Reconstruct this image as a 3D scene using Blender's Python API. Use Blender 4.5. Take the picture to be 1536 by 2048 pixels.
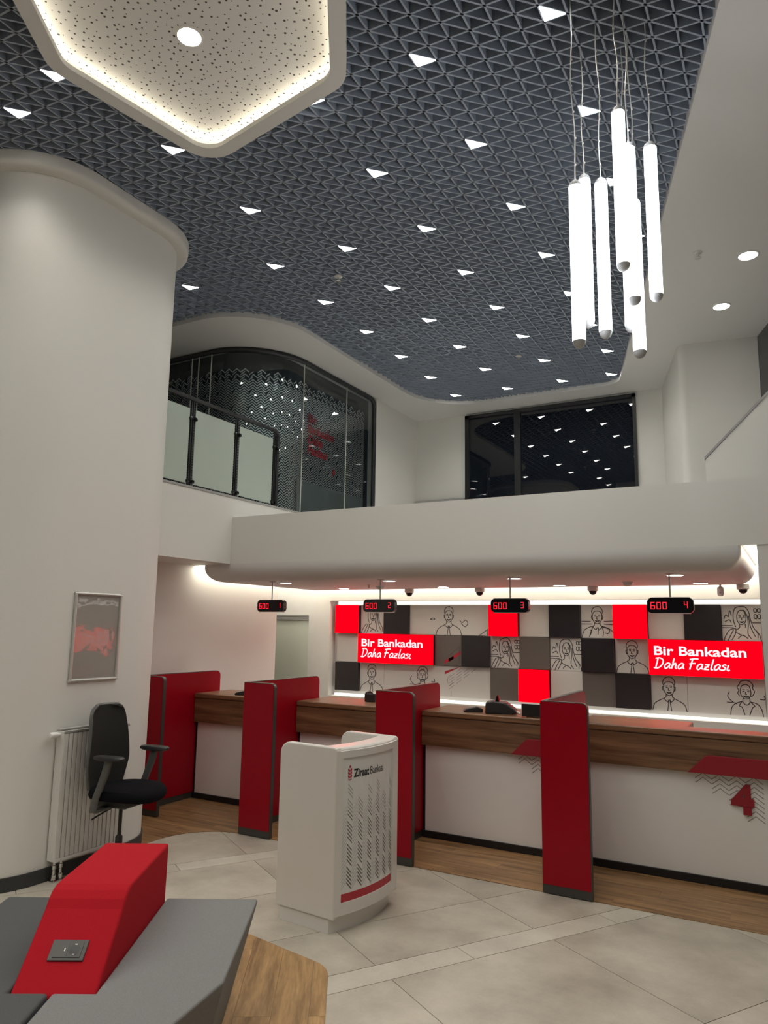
import bpy, bmesh, math, random
from mathutils import Matrix, Vector
random.seed(7)
sc = bpy.context.scene
for o in list(bpy.data.objects):
    bpy.data.objects.remove(o, do_unlink=True)
COL = sc.collection

# ------------------------------------------------------------------ camera
CAM_Z = 1.85
FPX, YAW, PITCH, ROLL = 1467.93, -0.51333, 0.155318, 0.0149976
_f = Vector((math.sin(YAW)*math.cos(PITCH), math.cos(YAW)*math.cos(PITCH), math.sin(PITCH)))
_r0 = Vector((math.cos(YAW), -math.sin(YAW), 0)); _u0 = _r0.cross(_f)
_r = _r0*math.cos(ROLL) + _u0*math.sin(ROLL); _u = -_r0*math.sin(ROLL) + _u0*math.cos(ROLL)
cam_data = bpy.data.cameras.new('camera')
cam = bpy.data.objects.new('camera', cam_data); COL.objects.link(cam)
cam_data.sensor_fit = 'HORIZONTAL'; cam_data.sensor_width = 36.0
cam_data.lens = FPX*36.0/1536.0
cam_data.clip_start = 0.05; cam_data.clip_end = 100
cam.matrix_world = Matrix(((_r.x, _u.x, -_f.x, 0), (_r.y, _u.y, -_f.y, 0), (_r.z, _u.z, -_f.z, CAM_Z), (0, 0, 0, 1)))
sc.camera = cam

# ------------------------------------------------------------------ world, exposure
w = bpy.data.worlds.new('night'); sc.world = w; w.use_nodes = True
w.node_tree.nodes['Background'].inputs[0].default_value = (0.02, 0.03, 0.05, 1)
w.node_tree.nodes['Background'].inputs[1].default_value = 0.3
sc.view_settings.view_transform = 'Standard'
sc.view_settings.look = 'None'
sc.view_settings.gamma = 1.0
sc.view_settings.use_curve_mapping = False
sc.view_settings.exposure = 0.0
try:
    sc.cycles.use_denoising = True
    sc.cycles.use_light_tree = False
    sc.cycles.adaptive_threshold = 0.02
    sc.cycles.max_bounces = 8
    sc.cycles.diffuse_bounces = 5
    sc.cycles.glossy_bounces = 4
    sc.cycles.transparent_max_bounces = 8
    sc.cycles.sample_clamp_indirect = 6.0
    sc.cycles.caustics_reflective = False
    sc.cycles.caustics_refractive = False
except Exception:
    pass
# light levels of the lamps (used by their builders below)
L_TRI, L_TUBE, L_DOWN, L_COVE, L_HEXCOVE, L_RED = 36.0, 8.0, 40.0, 10.0, 12.0, 2.6
W_SPOT, W_DOWN = 23.0, 18.0      # lens beams of the triangular lamps and the downlights

# ------------------------------------------------------------------ materials
def _nt(name):
    m = bpy.data.materials.new(name); m.use_nodes = True
    return m, m.node_tree, m.node_tree.nodes['Principled BSDF']
def lin(*c):
    return tuple(((x/255.0)/12.92 if x/255.0 <= 0.04045 else ((x/255.0+0.055)/1.055)**2.4) for x in c) + (1,)
def mat(name, col, rough=0.5, metal=0.0, nscale=8.0, namt=0.06, bump=0.0, bscale=None, coat=0.0, spec=0.5, rnd=0.0, stretch=None, emit=None, estr=0.0):
    m, t, b = _nt(name); N, Lk = t.nodes, t.links
    col = tuple(col[:3]) + (1,)
    tc = N.new('ShaderNodeTexCoord'); src = tc.outputs['Object']
    if stretch:
        mp = N.new('ShaderNodeMapping'); mp.inputs['Scale'].default_value = stretch
        Lk.new(src, mp.inputs['Vector']); src = mp.outputs['Vector']
    no = N.new('ShaderNodeTexNoise'); no.inputs['Scale'].default_value = nscale; no.inputs['Detail'].default_value = 4
    Lk.new(src, no.inputs['Vector'])
    mr = N.new('ShaderNodeMapRange'); mr.inputs['To Min'].default_value = 1-namt; mr.inputs['To Max'].default_value = 1+namt
    Lk.new(no.outputs['Fac'], mr.inputs['Value']); val = mr.outputs['Result']
    if rnd:
        oi = N.new('ShaderNodeObjectInfo'); m2 = N.new('ShaderNodeMapRange')
        m2.inputs['To Min'].default_value = 1-rnd; m2.inputs['To Max'].default_value = 1+rnd
        Lk.new(oi.outputs['Random'], m2.inputs['Value'])
        mu = N.new('ShaderNodeMath'); mu.operation = 'MULTIPLY'
        Lk.new(val, mu.inputs[0]); Lk.new(m2.outputs['Result'], mu.inputs[1]); val = mu.outputs[0]
    vm = N.new('ShaderNodeVectorMath'); vm.operation = 'SCALE'; vm.inputs[0].default_value = col[:3]
    Lk.new(val, vm.inputs['Scale']); Lk.new(vm.outputs['Vector'], b.inputs['Base Color'])
    b.inputs['Roughness'].default_value = rough; b.inputs['Metallic'].default_value = metal
    b.inputs['Specular IOR Level'].default_value = spec
    b.inputs['Coat Weight'].default_value = coat; b.inputs['Coat Roughness'].default_value = 0.05
    if bump:
        n2 = N.new('ShaderNodeTexNoise'); n2.inputs['Scale'].default_value = bscale or 200; n2.inputs['Detail'].default_value = 2
        Lk.new(src, n2.inputs['Vector'])
        bp = N.new('ShaderNodeBump'); bp.inputs['Strength'].default_value = bump; bp.inputs['Distance'].default_value = 0.01
        Lk.new(n2.outputs['Fac'], bp.inputs['Height']); Lk.new(bp.outputs['Normal'], b.inputs['Normal'])
    if emit is not None:
        b.inputs['Emission Color'].default_value = tuple(emit[:3]) + (1,); b.inputs['Emission Strength'].default_value = estr
    return m
def emis(name, col, strength):
    m = bpy.data.materials.new(name); m.use_nodes = True; t = m.node_tree
    t.nodes.remove(t.nodes['Principled BSDF'])
    e = t.nodes.new('ShaderNodeEmission'); e.inputs['Color'].default_value = tuple(col[:3]) + (1,); e.inputs['Strength'].default_value = strength
    t.links.new(e.outputs[0], t.nodes['Material Output'].inputs['Surface']); return m
def woodmat(name, c1, c2, stretch, rough=0.45, rnd=0.1, scale=3.0, rot=0.0):
    m, t, b = _nt(name); N, Lk = t.nodes, t.links
    tc = N.new('ShaderNodeTexCoord'); mp = N.new('ShaderNodeMapping'); mp.inputs['Scale'].default_value = stretch
    oi = N.new('ShaderNodeObjectInfo'); va = N.new('ShaderNodeVectorMath'); va.operation = 'ADD'
    cb = N.new('ShaderNodeCombineXYZ'); ml = N.new('ShaderNodeMath'); ml.operation = 'MULTIPLY'; ml.inputs[1].default_value = 17.0 if rnd else 0.0
    Lk.new(oi.outputs['Random'], ml.inputs[0]); Lk.new(ml.outputs[0], cb.inputs[0]); Lk.new(ml.outputs[0], cb.inputs[1])
    rt = N.new('ShaderNodeMapping'); rt.inputs['Rotation'].default_value = (0, 0, rot)
    Lk.new(tc.outputs['Object'], rt.inputs['Vector']); Lk.new(rt.outputs[0], mp.inputs['Vector']); Lk.new(mp.outputs[0], va.inputs[0]); Lk.new(cb.outputs[0], va.inputs[1])
    n1 = N.new('ShaderNodeTexNoise'); n1.inputs['Scale'].default_value = scale; n1.inputs['Detail'].default_value = 6; n1.inputs['Distortion'].default_value = 0.6
    Lk.new(va.outputs[0], n1.inputs['Vector'])
    n2 = N.new('ShaderNodeTexNoise'); n2.inputs['Scale'].default_value = scale*6; n2.inputs['Detail'].default_value = 4
    Lk.new(va.outputs[0], n2.inputs['Vector'])
    mx = N.new('ShaderNodeMath'); mx.operation = 'MULTIPLY_ADD'; mx.inputs[1].default_value = 0.4
    Lk.new(n2.outputs['Fac'], mx.inputs[0]); Lk.new(n1.outputs['Fac'], mx.inputs[2])
    cr = N.new('ShaderNodeValToRGB'); cr.color_ramp.elements[0].position = 0.48; cr.color_ramp.elements[1].position = 0.9
    cr.color_ramp.elements[0].color = c1; cr.color_ramp.elements[1].color = c2
    Lk.new(mx.outputs[0], cr.inputs[0])
    m2 = N.new('ShaderNodeMapRange'); m2.inputs['To Min'].default_value = 1-rnd; m2.inputs['To Max'].default_value = 1+rnd
    Lk.new(oi.outputs['Random'], m2.inputs['Value'])
    vm = N.new('ShaderNodeVectorMath'); vm.operation = 'SCALE'; Lk.new(cr.outputs[0], vm.inputs[0]); Lk.new(m2.outputs[0], vm.inputs['Scale'])
    Lk.new(vm.outputs[0], b.inputs['Base Color']); b.inputs['Roughness'].default_value = rough
    bp = N.new('ShaderNodeBump'); bp.inputs['Strength'].default_value = 0.08; bp.inputs['Distance'].default_value = 0.005
    Lk.new(n2.outputs['Fac'], bp.inputs['Height']); Lk.new(bp.outputs[0], b.inputs['Normal'])
    return m
def stonemat(name, c1, c2, rough=0.38):
    m, t, b = _nt(name); N, Lk = t.nodes, t.links
    tc = N.new('ShaderNodeTexCoord'); oi = N.new('ShaderNodeObjectInfo')
    cb = N.new('ShaderNodeCombineXYZ'); ml = N.new('ShaderNodeMath'); ml.operation = 'MULTIPLY'; ml.inputs[1].default_value = 31.0
    Lk.new(oi.outputs['Random'], ml.inputs[0]); Lk.new(ml.outputs[0], cb.inputs[0]); Lk.new(ml.outputs[0], cb.inputs[1])
    va = N.new('ShaderNodeVectorMath'); va.operation = 'ADD'; Lk.new(tc.outputs['Object'], va.inputs[0]); Lk.new(cb.outputs[0], va.inputs[1])
    n1 = N.new('ShaderNodeTexNoise'); n1.inputs['Scale'].default_value = 2.2; n1.inputs['Detail'].default_value = 7; n1.inputs['Roughness'].default_value = 0.62
    Lk.new(va.outputs[0], n1.inputs['Vector'])
    cr = N.new('ShaderNodeValToRGB'); cr.color_ramp.elements[0].position = 0.32; cr.color_ramp.elements[1].position = 0.7
    cr.color_ramp.elements[0].color = c1; cr.color_ramp.elements[1].color = c2
    Lk.new(n1.outputs['Fac'], cr.inputs[0])
    n2 = N.new('ShaderNodeTexNoise'); n2.inputs['Scale'].default_value = 55; n2.inputs['Detail'].default_value = 3
    Lk.new(va.outputs[0], n2.inputs['Vector'])
    m2 = N.new('ShaderNodeMapRange'); m2.inputs['To Min'].default_value = 0.94; m2.inputs['To Max'].default_value = 1.06
    Lk.new(n2.outputs['Fac'], m2.inputs['Value'])
    vm = N.new('ShaderNodeVectorMath'); vm.operation = 'SCALE'; Lk.new(cr.outputs[0], vm.inputs[0]); Lk.new(m2.outputs[0], vm.inputs['Scale'])
    Lk.new(vm.outputs[0], b.inputs['Base Color']); b.inputs['Roughness'].default_value = rough
    return m
def perfmat(name, col):
    m, t, b = _nt(name); N, Lk = t.nodes, t.links
    tc = N.new('ShaderNodeTexCoord'); vo = N.new('ShaderNodeTexVoronoi'); vo.voronoi_dimensions = '2D'; vo.inputs['Scale'].default_value = 19; vo.inputs['Randomness'].default_value = 0.75
    Lk.new(tc.outputs['Object'], vo.inputs['Vector'])
    sp = N.new('ShaderNodeSeparateColor'); Lk.new(vo.outputs['Color'], sp.inputs[0])
    mr = N.new('ShaderNodeMapRange'); mr.inputs['To Min'].default_value = 0.07; mr.inputs['To Max'].default_value = 0.165
    Lk.new(sp.outputs[0], mr.inputs['Value'])
    lt = N.new('ShaderNodeMath'); lt.operation = 'LESS_THAN'; Lk.new(vo.outputs['Distance'], lt.inputs[0]); Lk.new(mr.outputs[0], lt.inputs[1])
    mx = N.new('ShaderNodeMix'); mx.data_type = 'RGBA'; Lk.new(lt.outputs[0], mx.inputs[0])
    mx.inputs[6].default_value = tuple(col[:3]) + (1,); mx.inputs[7].default_value = (0.09, 0.085, 0.08, 1)
    Lk.new(mx.outputs[2], b.inputs['Base Color']); b.inputs['Roughness'].default_value = 0.8
    return m
def glassmat(name, tint, ior=1.5, rough=0.0):
    m = bpy.data.materials.new(name); m.use_nodes = True; t = m.node_tree; N, Lk = t.nodes, t.links
    N.remove(N['Principled BSDF'])
    tr = N.new('ShaderNodeBsdfTransparent'); tr.inputs[0].default_value = tint
    gl = N.new('ShaderNodeBsdfGlossy'); gl.inputs['Roughness'].default_value = rough; gl.inputs['Color'].default_value = (1, 1, 1, 1)
    lw = N.new('ShaderNodeLayerWeight'); lw.inputs['Blend'].default_value = 0.5
    pw = N.new('ShaderNodeMath'); pw.operation = 'POWER'; pw.inputs[1].default_value = 5.0; Lk.new(lw.outputs['Facing'], pw.inputs[0])
    fr = N.new('ShaderNodeMath'); fr.operation = 'MULTIPLY_ADD'; fr.inputs[1].default_value = 0.95; fr.inputs[2].default_value = 0.045; Lk.new(pw.outputs[0], fr.inputs[0])
    mx = N.new('ShaderNodeMixShader'); Lk.new(fr.outputs[0], mx.inputs[0]); Lk.new(tr.outputs[0], mx.inputs[1]); Lk.new(gl.outputs[0], mx.inputs[2])
    Lk.new(mx.outputs[0], N['Material Output'].inputs['Surface']); return m

M = {}
M['wall'] = mat('white_wall_paint', (0.70, 0.69, 0.655), 0.6, nscale=1.5, namt=0.02, bump=0.04, bscale=120)
M['soffit'] = mat('white_ceiling_paint', (0.68, 0.675, 0.66), 0.7, nscale=1.5, namt=0.02)
M['grid'] = mat('grey_ceiling_grid', (0.30, 0.35, 0.43), 0.5, nscale=3, namt=0.05)
M['slab'] = mat('dark_plenum', (0.07, 0.08, 0.10), 0.9)
M['perf'] = perfmat('perforated_plasterboard', (0.72, 0.715, 0.70))
M['stone'] = stonemat('grey_stone_tile', (0.34, 0.305, 0.25, 1), (0.55, 0.505, 0.425, 1))
M['stone_light'] = stonemat('pale_stone_tile', (0.43, 0.395, 0.33, 1), (0.60, 0.56, 0.48, 1))
M['grout'] = mat('dark_grout', (0.12, 0.115, 0.105), 0.9)
M['oak_x'] = woodmat('oak_vinyl_plank', lin(100, 73, 47), lin(166, 129, 88), (0.5, 6, 6), 0.42, 0.09)
M['oak_h'] = woodmat('oak_vinyl_plank_bench', lin(122, 92, 57), lin(190, 152, 104), (0.6, 5, 5), 0.42, 0.07, rot=math.radians(57.8))
M['walnut'] = woodmat('walnut_laminate', lin(88, 60, 41), lin(140, 104, 75), (0.35, 5, 7), 0.35, 0.0)
M['counter_white'] = mat('white_counter_laminate', (0.86, 0.85, 0.82), 0.25, namt=0.01)
M['black'] = mat('black_plinth', (0.012, 0.012, 0.013), 0.4)
M['trim'] = mat('dark_edge_band', (0.045, 0.042, 0.038), 0.35)
M['red_panel'] = mat('dark_red_laminate', (0.30, 0.001, 0.010), 0.34, namt=0.03, spec=0.2)
M['red_sign'] = mat('crimson_sign_plate', (0.30, 0.008, 0.02), 0.35, namt=0.03)
M['red_fabric'] = mat('red_wool_fabric', (0.40, 0.010, 0.018), 0.95, nscale=300, namt=0.2, bump=0.15, bscale=500, spec=0.15)
M['grey_fabric'] = mat('light_grey_wool_fabric', (0.195, 0.195, 0.195), 0.95, nscale=260, namt=0.28, bump=0.15, bscale=450)
M['dark_fabric'] = mat('charcoal_wool_fabric', (0.075, 0.078, 0.08), 0.95, nscale=260, namt=0.25, bump=0.15, bscale=450)
M['socket'] = mat('anthracite_plastic', (0.06, 0.058, 0.052), 0.4)
M['kiosk'] = mat('pale_grey_lacquer', (0.66, 0.645, 0.61), 0.3, namt=0.015, coat=0.15)
M['kiosk_panel'] = mat('white_kiosk_panel', (0.70, 0.70, 0.69), 0.25, namt=0.01)
M['print_grey'] = mat('grey_print', (0.12, 0.115, 0.10), 0.5)
M['print_fade'] = mat('pale_grey_print', (0.30, 0.295, 0.28), 0.5)
M['print_black'] = mat('black_print', (0.02, 0.02, 0.02), 0.5)
M['print_line'] = mat('ink_line_drawing', (0.045, 0.04, 0.038), 0.6)
M['print_red'] = mat('red_print', (0.42, 0.02, 0.035), 0.45)
M['tile_light'] = mat('light_grey_wall_panel', (0.58, 0.565, 0.53), 0.35, namt=0.02)
M['tile_dark'] = mat('charcoal_wall_panel', (0.022, 0.02, 0.022), 0.22, namt=0.04)
M['tile_grey'] = mat('taupe_wall_panel', (0.125, 0.11, 0.098), 0.3, namt=0.03)
M['lit_red'] = emis('backlit_red_panel', (1.0, 0.0, 0.004), L_RED)
M['lit_side'] = mat('dark_red_panel_edge', (0.06, 0.004, 0.008), 0.4)
M['lit_white'] = emis('backlit_white_lettering', (1.0, 0.86, 0.88), 1.1)
M['cove'] = emis('warm_led_strip', (1.0, 0.92, 0.76), L_COVE)
M['cove_tile'] = emis('white_led_channel', (1.0, 0.95, 0.86), 1.7)
M['hexcove'] = emis('warm_led_cove', (1.0, 0.90, 0.70), L_HEXCOVE)
M['tri'] = emis('triangle_lamp_diffuser', (1.0, 0.97, 0.90), L_TRI)
M['down'] = emis('downlight_diffuser', (1.0, 0.95, 0.87), L_DOWN)
M['tube'] = emis('tube_lamp_diffuser', (0.95, 0.98, 1.0), L_TUBE)
M['led'] = emis('red_led_segments', (1.0, 0.02, 0.04), 1.6)
M['white_plastic'] = mat('white_plastic', (0.7, 0.69, 0.67), 0.35)
M['grey_plastic'] = mat('grey_plastic', (0.35, 0.345, 0.335), 0.4)
M['cap_grey'] = mat('pale_grey_cap', (0.45, 0.46, 0.48), 0.4)
M['steel'] = mat('brushed_steel', (0.55, 0.54, 0.52), 0.28, 1.0)
M['chrome'] = mat('chrome', (0.75, 0.74, 0.72), 0.1, 1.0)
M['alu'] = mat('aluminium_frame', (0.62, 0.61, 0.58), 0.35, 0.6)
M['cord'] = mat('clear_cord', (0.8, 0.8, 0.78), 0.3)
M['black_metal'] = mat('black_powder_coat', (0.014, 0.015, 0.017), 0.35)
M['black_gloss'] = mat('black_gloss_plastic', (0.008, 0.008, 0.009), 0.18)
M['black_soft'] = mat('black_plastic', (0.022, 0.022, 0.023), 0.45)
M['mesh_back'] = mat('charcoal_mesh_fabric', (0.026, 0.026, 0.024), 0.85, nscale=150, namt=0.15, bump=0.1, bscale=300, spec=0.12)
M['seat_black'] = mat('black_seat_fabric', (0.006, 0.006, 0.008), 0.95, bump=0.1, bscale=400, spec=0.08)
M['chair_grey'] = mat('grey_chair_plastic', (0.085, 0.085, 0.082), 0.45)
M['frost'] = mat('frosted_green_glass', (0.43, 0.50, 0.445), 0.16, namt=0.01)
M['frost_door'] = mat('frosted_door_glass', (0.60, 0.64, 0.56), 0.3, namt=0.02)
M['glass'] = glassmat('clear_glass', (0.86, 0.90, 0.90, 1))
M['night_glass'] = mat('night_window_glass', (0.004, 0.006, 0.010), 0.015, namt=0.0, spec=0.9)
M['joint'] = mat('glass_joint', (0.62, 0.64, 0.58), 0.3)
M['chev_wall'] = mat('dark_feature_wall', (0.012, 0.015, 0.020), 0.18)
M['chev'] = mat('silver_chevron_strip', (0.74, 0.76, 0.75), 0.30, 0.72)
M['radiator'] = mat('white_radiator_enamel', (0.66, 0.65, 0.62), 0.35)
M['rad_gap'] = mat('radiator_gap', (0.16, 0.155, 0.15), 0.6)
M['poster'] = mat('grey_poster_sheet', (0.33, 0.305, 0.28), 0.03, nscale=2.5, namt=0.06, bump=0.16, bscale=7.0, spec=0.8)
M['baseboard'] = mat('dark_baseboard', (0.035, 0.036, 0.037), 0.5)
M['desk'] = mat('grey_cabinet', (0.12, 0.13, 0.13), 0.5)

# ------------------------------------------------------------------ helpers
def wm(o):
    if o is None: return Matrix.Identity(4)
    m = Matrix.LocRotScale(o.location, o.rotation_euler, None)
    return wm(o.parent) @ m
def tag(o, label=None, cat=None, group=None, kind=None):
    if label: o['label'] = label
    if cat: o['category'] = cat
    if group: o['group'] = group
    if kind: o['kind'] = kind
    return o
def empty(name, loc, rz=0.0, label=None, cat=None, group=None):
    o = bpy.data.objects.new(name, None); COL.objects.link(o); o.location = loc; o.rotation_euler = (0, 0, rz)
    o.empty_display_size = 0.1
    return tag(o, label, cat, group)
def copy_tree(o, parent=None):
    c = o.copy(); COL.objects.link(c); c.parent = parent
    for ch in list(o.children): copy_tree(ch, c)
    return c
class MB:
    def __init__(s): s.v = []; s.f = []
    def add(s, vs, fs):
        b = len(s.v); s.v += [tuple(p) for p in vs]; s.f += [tuple(i+b for i in f) for f in fs]; return s
    def box(s, x0, x1, y0, y1, z0, z1):
        return s.add([(x0,y0,z0),(x1,y0,z0),(x1,y1,z0),(x0,y1,z0),(x0,y0,z1),(x1,y0,z1),(x1,y1,z1),(x0,y1,z1)],
                     [(0,3,2,1),(4,5,6,7),(0,1,5,4),(1,2,6,5),(2,3,7,6),(3,0,4,7)])
    def loft(s, rings, closed=True, caps=True):
        n = len(rings[0]); b = []
        fs = []
        for k in range(len(rings)-1):
            for i in range(n if closed else n-1):
                j = (i+1) % n; fs.append((k*n+i, k*n+j, (k+1)*n+j, (k+1)*n+i))
        if caps: fs += [tuple(range(n))[::-1], tuple((len(rings)-1)*n+i for i in range(n))]
        return s.add([p for r in rings for p in r], fs)
    def prism(s, poly, a, b, axis='z'):
        if axis == 'z': R = [[(x,y,h) for x,y in poly] for h in (a,b)]
        elif axis == 'y': R = [[(x,h,y) for x,y in poly] for h in (a,b)]
        else: R = [[(h,x,y) for x,y in poly] for h in (a,b)]
        return s.loft(R)
    def tube(s, path, r, n=8, caps=True):
        path = [Vector(p) for p in path]; rings = []; up = None
        for i, p in enumerate(path):
            d = (path[min(i+1,len(path)-1)] - path[max(i-1,0)]).normalized()
            if up is None: up = Vector((0,0,1)) if abs(d.z) < 0.9 else Vector((1,0,0))
            a = d.cross(up).normalized(); up2 = a.cross(d).normalized(); up = up2
            rr = r[i] if isinstance(r, (list, tuple)) else r
            rings.append([tuple(p + a*math.cos(2*math.pi*k/n)*rr + up2*math.sin(2*math.pi*k/n)*rr) for k in range(n)])
        return s.loft(rings, True, caps)
    def lathe(s, prof, c, n=20, axis='z'):
        R = []
        for r, h in prof:
            ring = []
            for k in range(n):
                a = 2*math.pi*k/n; x, y = r*math.cos(a), r*math.sin(a)
                if axis == 'z': ring.append((c[0]+x, c[1]+y, c[2]+h))
                elif axis == 'y': ring.append((c[0]+x, c[1]+h, c[2]+y))
                else: ring.append((c[0]+h, c[1]+x, c[2]+y))
            R.append(ring)
        return s.loft(R)
    def ribbon(s, pts, wd, fn):
        P = [Vector(p) for p in pts]; L = []; R = []
        for i, p in enumerate(P):
            d = P[min(i+1,len(P)-1)] - P[max(i-1,0)]
            if d.length < 1e-9: d = Vector((1,0))
            d.normalize(); n = Vector((-d.y, d.x))*wd*0.5
            L.append(fn(*(p+n))); R.append(fn(*(p-n)))
        k = len(P)
        return s.add(L+R, [(i, i+1, k+i+1, k+i) for i in range(k-1)])
    def build(s, name, m, parent=None, smooth=False, bevel=0.0, world=True, seg=2, flip=False, angle=0.6):
        me = bpy.data.meshes.new(name); bm = bmesh.new()
        vs = [bm.verts.new(p) for p in s.v]
        for f in s.f:
            try: bm.faces.new([vs[i] for i in f])
            except ValueError: pass
        if bevel:
            bmesh.ops.remove_doubles(bm, verts=bm.verts, dist=1e-5)
        bmesh.ops.recalc_face_normals(bm, faces=bm.faces)
        if flip: bmesh.ops.reverse_faces(bm, faces=bm.faces)
        if bevel:
            ed = [e for e in bm.edges if len(e.link_faces) == 2 and e.calc_face_angle(0) > angle]
            bmesh.ops.bevel(bm, geom=ed, offset=bevel, segments=seg, affect='EDGES', profile=0.5, clamp_overlap=True)
        ng = [f for f in bm.faces if len(f.verts) > 4]
        if ng: bmesh.ops.triangulate(bm, faces=ng, ngon_method='EAR_CLIP')
        bm.to_mesh(me); bm.free()
        if smooth:
            for p in me.polygons: p.use_smooth = True
            try: me.set_sharp_from_angle(angle=0.7)
            except Exception: pass
        o = bpy.data.objects.new(name, me); COL.objects.link(o); me.materials.append(M[m] if isinstance(m, str) else m)
        if parent is not None:
            o.parent = parent
            if world: me.transform(wm(parent).inverted())
        return o
def box_obj(name, m, x0, x1, y0, y1, z0, z1, parent=None, bevel=0.0, world=True):
    return MB().box(x0, x1, y0, y1, z0, z1).build(name, m, parent, bevel=bevel, world=world)
def rrect(x0, x1, y0, y1, r, n=5):
    """rounded rectangle outline; r one radius or four (x1y0, x1y1, x0y1, x0y0)"""
    if not isinstance(r, (list, tuple)): r = (r,)*4
    P = []
    for (cx, cy, a0, rr) in ((x1-r[0], y0+r[0], -90, r[0]), (x1-r[1], y1-r[1], 0, r[1]), (x0+r[2], y1-r[2], 90, r[2]), (x0+r[3], y0+r[3], 180, r[3])):
        if rr <= 1e-6: P.append((cx, cy)); continue
        for k in range(n+1):
            a = math.radians(a0 + 90.0*k/n); P.append((cx+rr*math.cos(a), cy+rr*math.sin(a)))
    return P
def round_poly(pts, r, n=6):
    out = []; N = len(pts)
    for i in range(N):
        p = Vector(pts[i]); a = (Vector(pts[i-1])-p).normalized(); b = (Vector(pts[(i+1) % N])-p).normalized()
        ang = a.angle(b); d = r/math.tan(ang/2); c = p + (a+b).normalized()*(r/math.sin(ang/2))
        s0 = p + a*d - c; s1 = p + b*d - c
        for k in range(n+1):
            v = s0.lerp(s1, k/n); v = v.normalized()*r; out.append(tuple(c+v))
    return out
def clip(poly, cl):
    """Sutherland-Hodgman: clip polygon by convex counter-clockwise polygon"""
    out = list(poly)
    for i in range(len(cl)):
        ax, ay = cl[i]; bx, by = cl[(i+1) % len(cl)]
        inp, out = out, []
        if not inp: return []
        def side(p): return (bx-ax)*(p[1]-ay) - (by-ay)*(p[0]-ax)
        for j in range(len(inp)):
            p, q = inp[j], inp[(j+1) % len(inp)]; sp, sq = side(p), side(q)
            if sp >= 0: out.append(p)
            if (sp >= 0) != (sq >= 0):
                t = sp/(sp-sq); out.append((p[0]+(q[0]-p[0])*t, p[1]+(q[1]-p[1])*t))
    return out
def area2(poly):
    return 0.5*sum(poly[i-1][0]*poly[i][1]-poly[i][0]*poly[i-1][1] for i in range(len(poly)))
def catmull(pts, n=5):
    if len(pts) < 3: return list(pts)
    P = [pts[0]] + list(pts) + [pts[-1]]; out = []
    for i in range(1, len(P)-2):
        p0, p1, p2, p3 = [Vector(q) for q in P[i-1:i+3]]
        for k in range(n):
            t = k/n
            out.append(tuple(0.5*((2*p1) + (p2-p0)*t + (2*p0-5*p1+4*p2-p3)*t*t + (3*p1-p0-3*p2+p3)*t**3)))
    out.append(tuple(pts[-1])); return out
def text_mb(txt, size, bold=0.0, shear=0.0, width=None, fn=None):
    """lettering as flat mesh mapped through fn(u, v); starts at u=0 on the base line"""
    cu = bpy.data.curves.new('lettering', 'FONT'); cu.body = txt; cu.size = size; cu.offset = bold; cu.shear = shear
    cu.resolution_u = 3
    ob = bpy.data.objects.new('lettering', cu); COL.objects.link(ob)
    dg = bpy.context.evaluated_depsgraph_get(); me = bpy.data.meshes.new_from_object(ob.evaluated_get(dg))
    b = MB(); xs = [v.co.x for v in me.vertices]
    if not xs: xs = [0, 1]
    x0, x1 = min(xs), max(xs); k = (width/(x1-x0)) if width else 1.0
    b.add([fn((v.co.x-x0)*k, v.co.y) for v in me.vertices], [tuple(p.vertices) for p in me.polygons])
    bpy.data.objects.remove(ob, do_unlink=True); bpy.data.curves.remove(cu); bpy.data.meshes.remove(me)
    return b
def struct(o, label, cat):
    return tag(o, label, cat, kind='structure')
ORD = ['first', 'second', 'third', 'fourth', 'fifth', 'sixth', 'seventh', 'eighth', 'ninth', 'tenth', 'eleventh', 'twelfth', 'thirteenth', 'fourteenth']

# ================================================================== STRUCTURE
ZS, ZG = 5.42, 5.47            # underside of white border ceiling, underside of grid
X0, X1, Y0, Y1 = -9.5, 3.4, -4.0, 11.3
# ---- floor ---------------------------------------------------------------
floor = struct(box_obj('floor', 'grout', X0, X1, Y0, Y1, -0.15, -0.008), 'large grey stone tile floor with pale stripes', 'floor')
room_cl = [(X0, Y0), (X1, Y0), (X1, 6.3), (X0, 6.3)]
T_D, N_D = Vector((0.530, 0.848)), Vector((0.848, -0.530))
def tn(t, n): p = T_D*t + N_D*n; return (p.x, p.y)
rows = [(-13.2, -12.1, 0), (-12.1, -11.0, 0), (-11.0, -9.9, 0), (-9.9, -9.0, 0), (-9.0, -8.33, 0), (-8.33, -8.15, 1), (-8.15, -7.2, 0), (-7.2, -6.10, 0),
        (-6.10, -5.92, 1), (-5.92, -5.17, 0), (-5.17, -4.419, 0), (-4.419, -3.867, 0), (-3.867, -3.685, 1), (-3.685, -2.621, 0), (-2.621, -1.56, 0),
        (-1.56, -1.38, 1), (-1.38, -0.3, 0), (-0.3, 0.78, 0), (0.78, 0.96, 1), (0.96, 2.0, 0), (2.0, 3.1, 0), (3.1, 4.2, 0), (4.2, 5.3, 0)]
for n0, n1, st in rows:
    for k in range(-8, 10):
        t0 = 2.095 + 1.12*k + (0.54 if st else 0); g = 0.0022
        q = [tn(t0+g, n0+g), tn(t0+1.12-g, n0+g), tn(t0+1.12-g, n1-g), tn(t0+g, n1-g)]
        if area2(q) < 0: q = q[::-1]
        q = clip(q, room_cl)
        if len(q) < 3 or area2(q) < 0.004: continue
        MB().prism(q, -0.008, 0.0).build('floor_tile', 'stone_light' if st else 'stone', floor)
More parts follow.
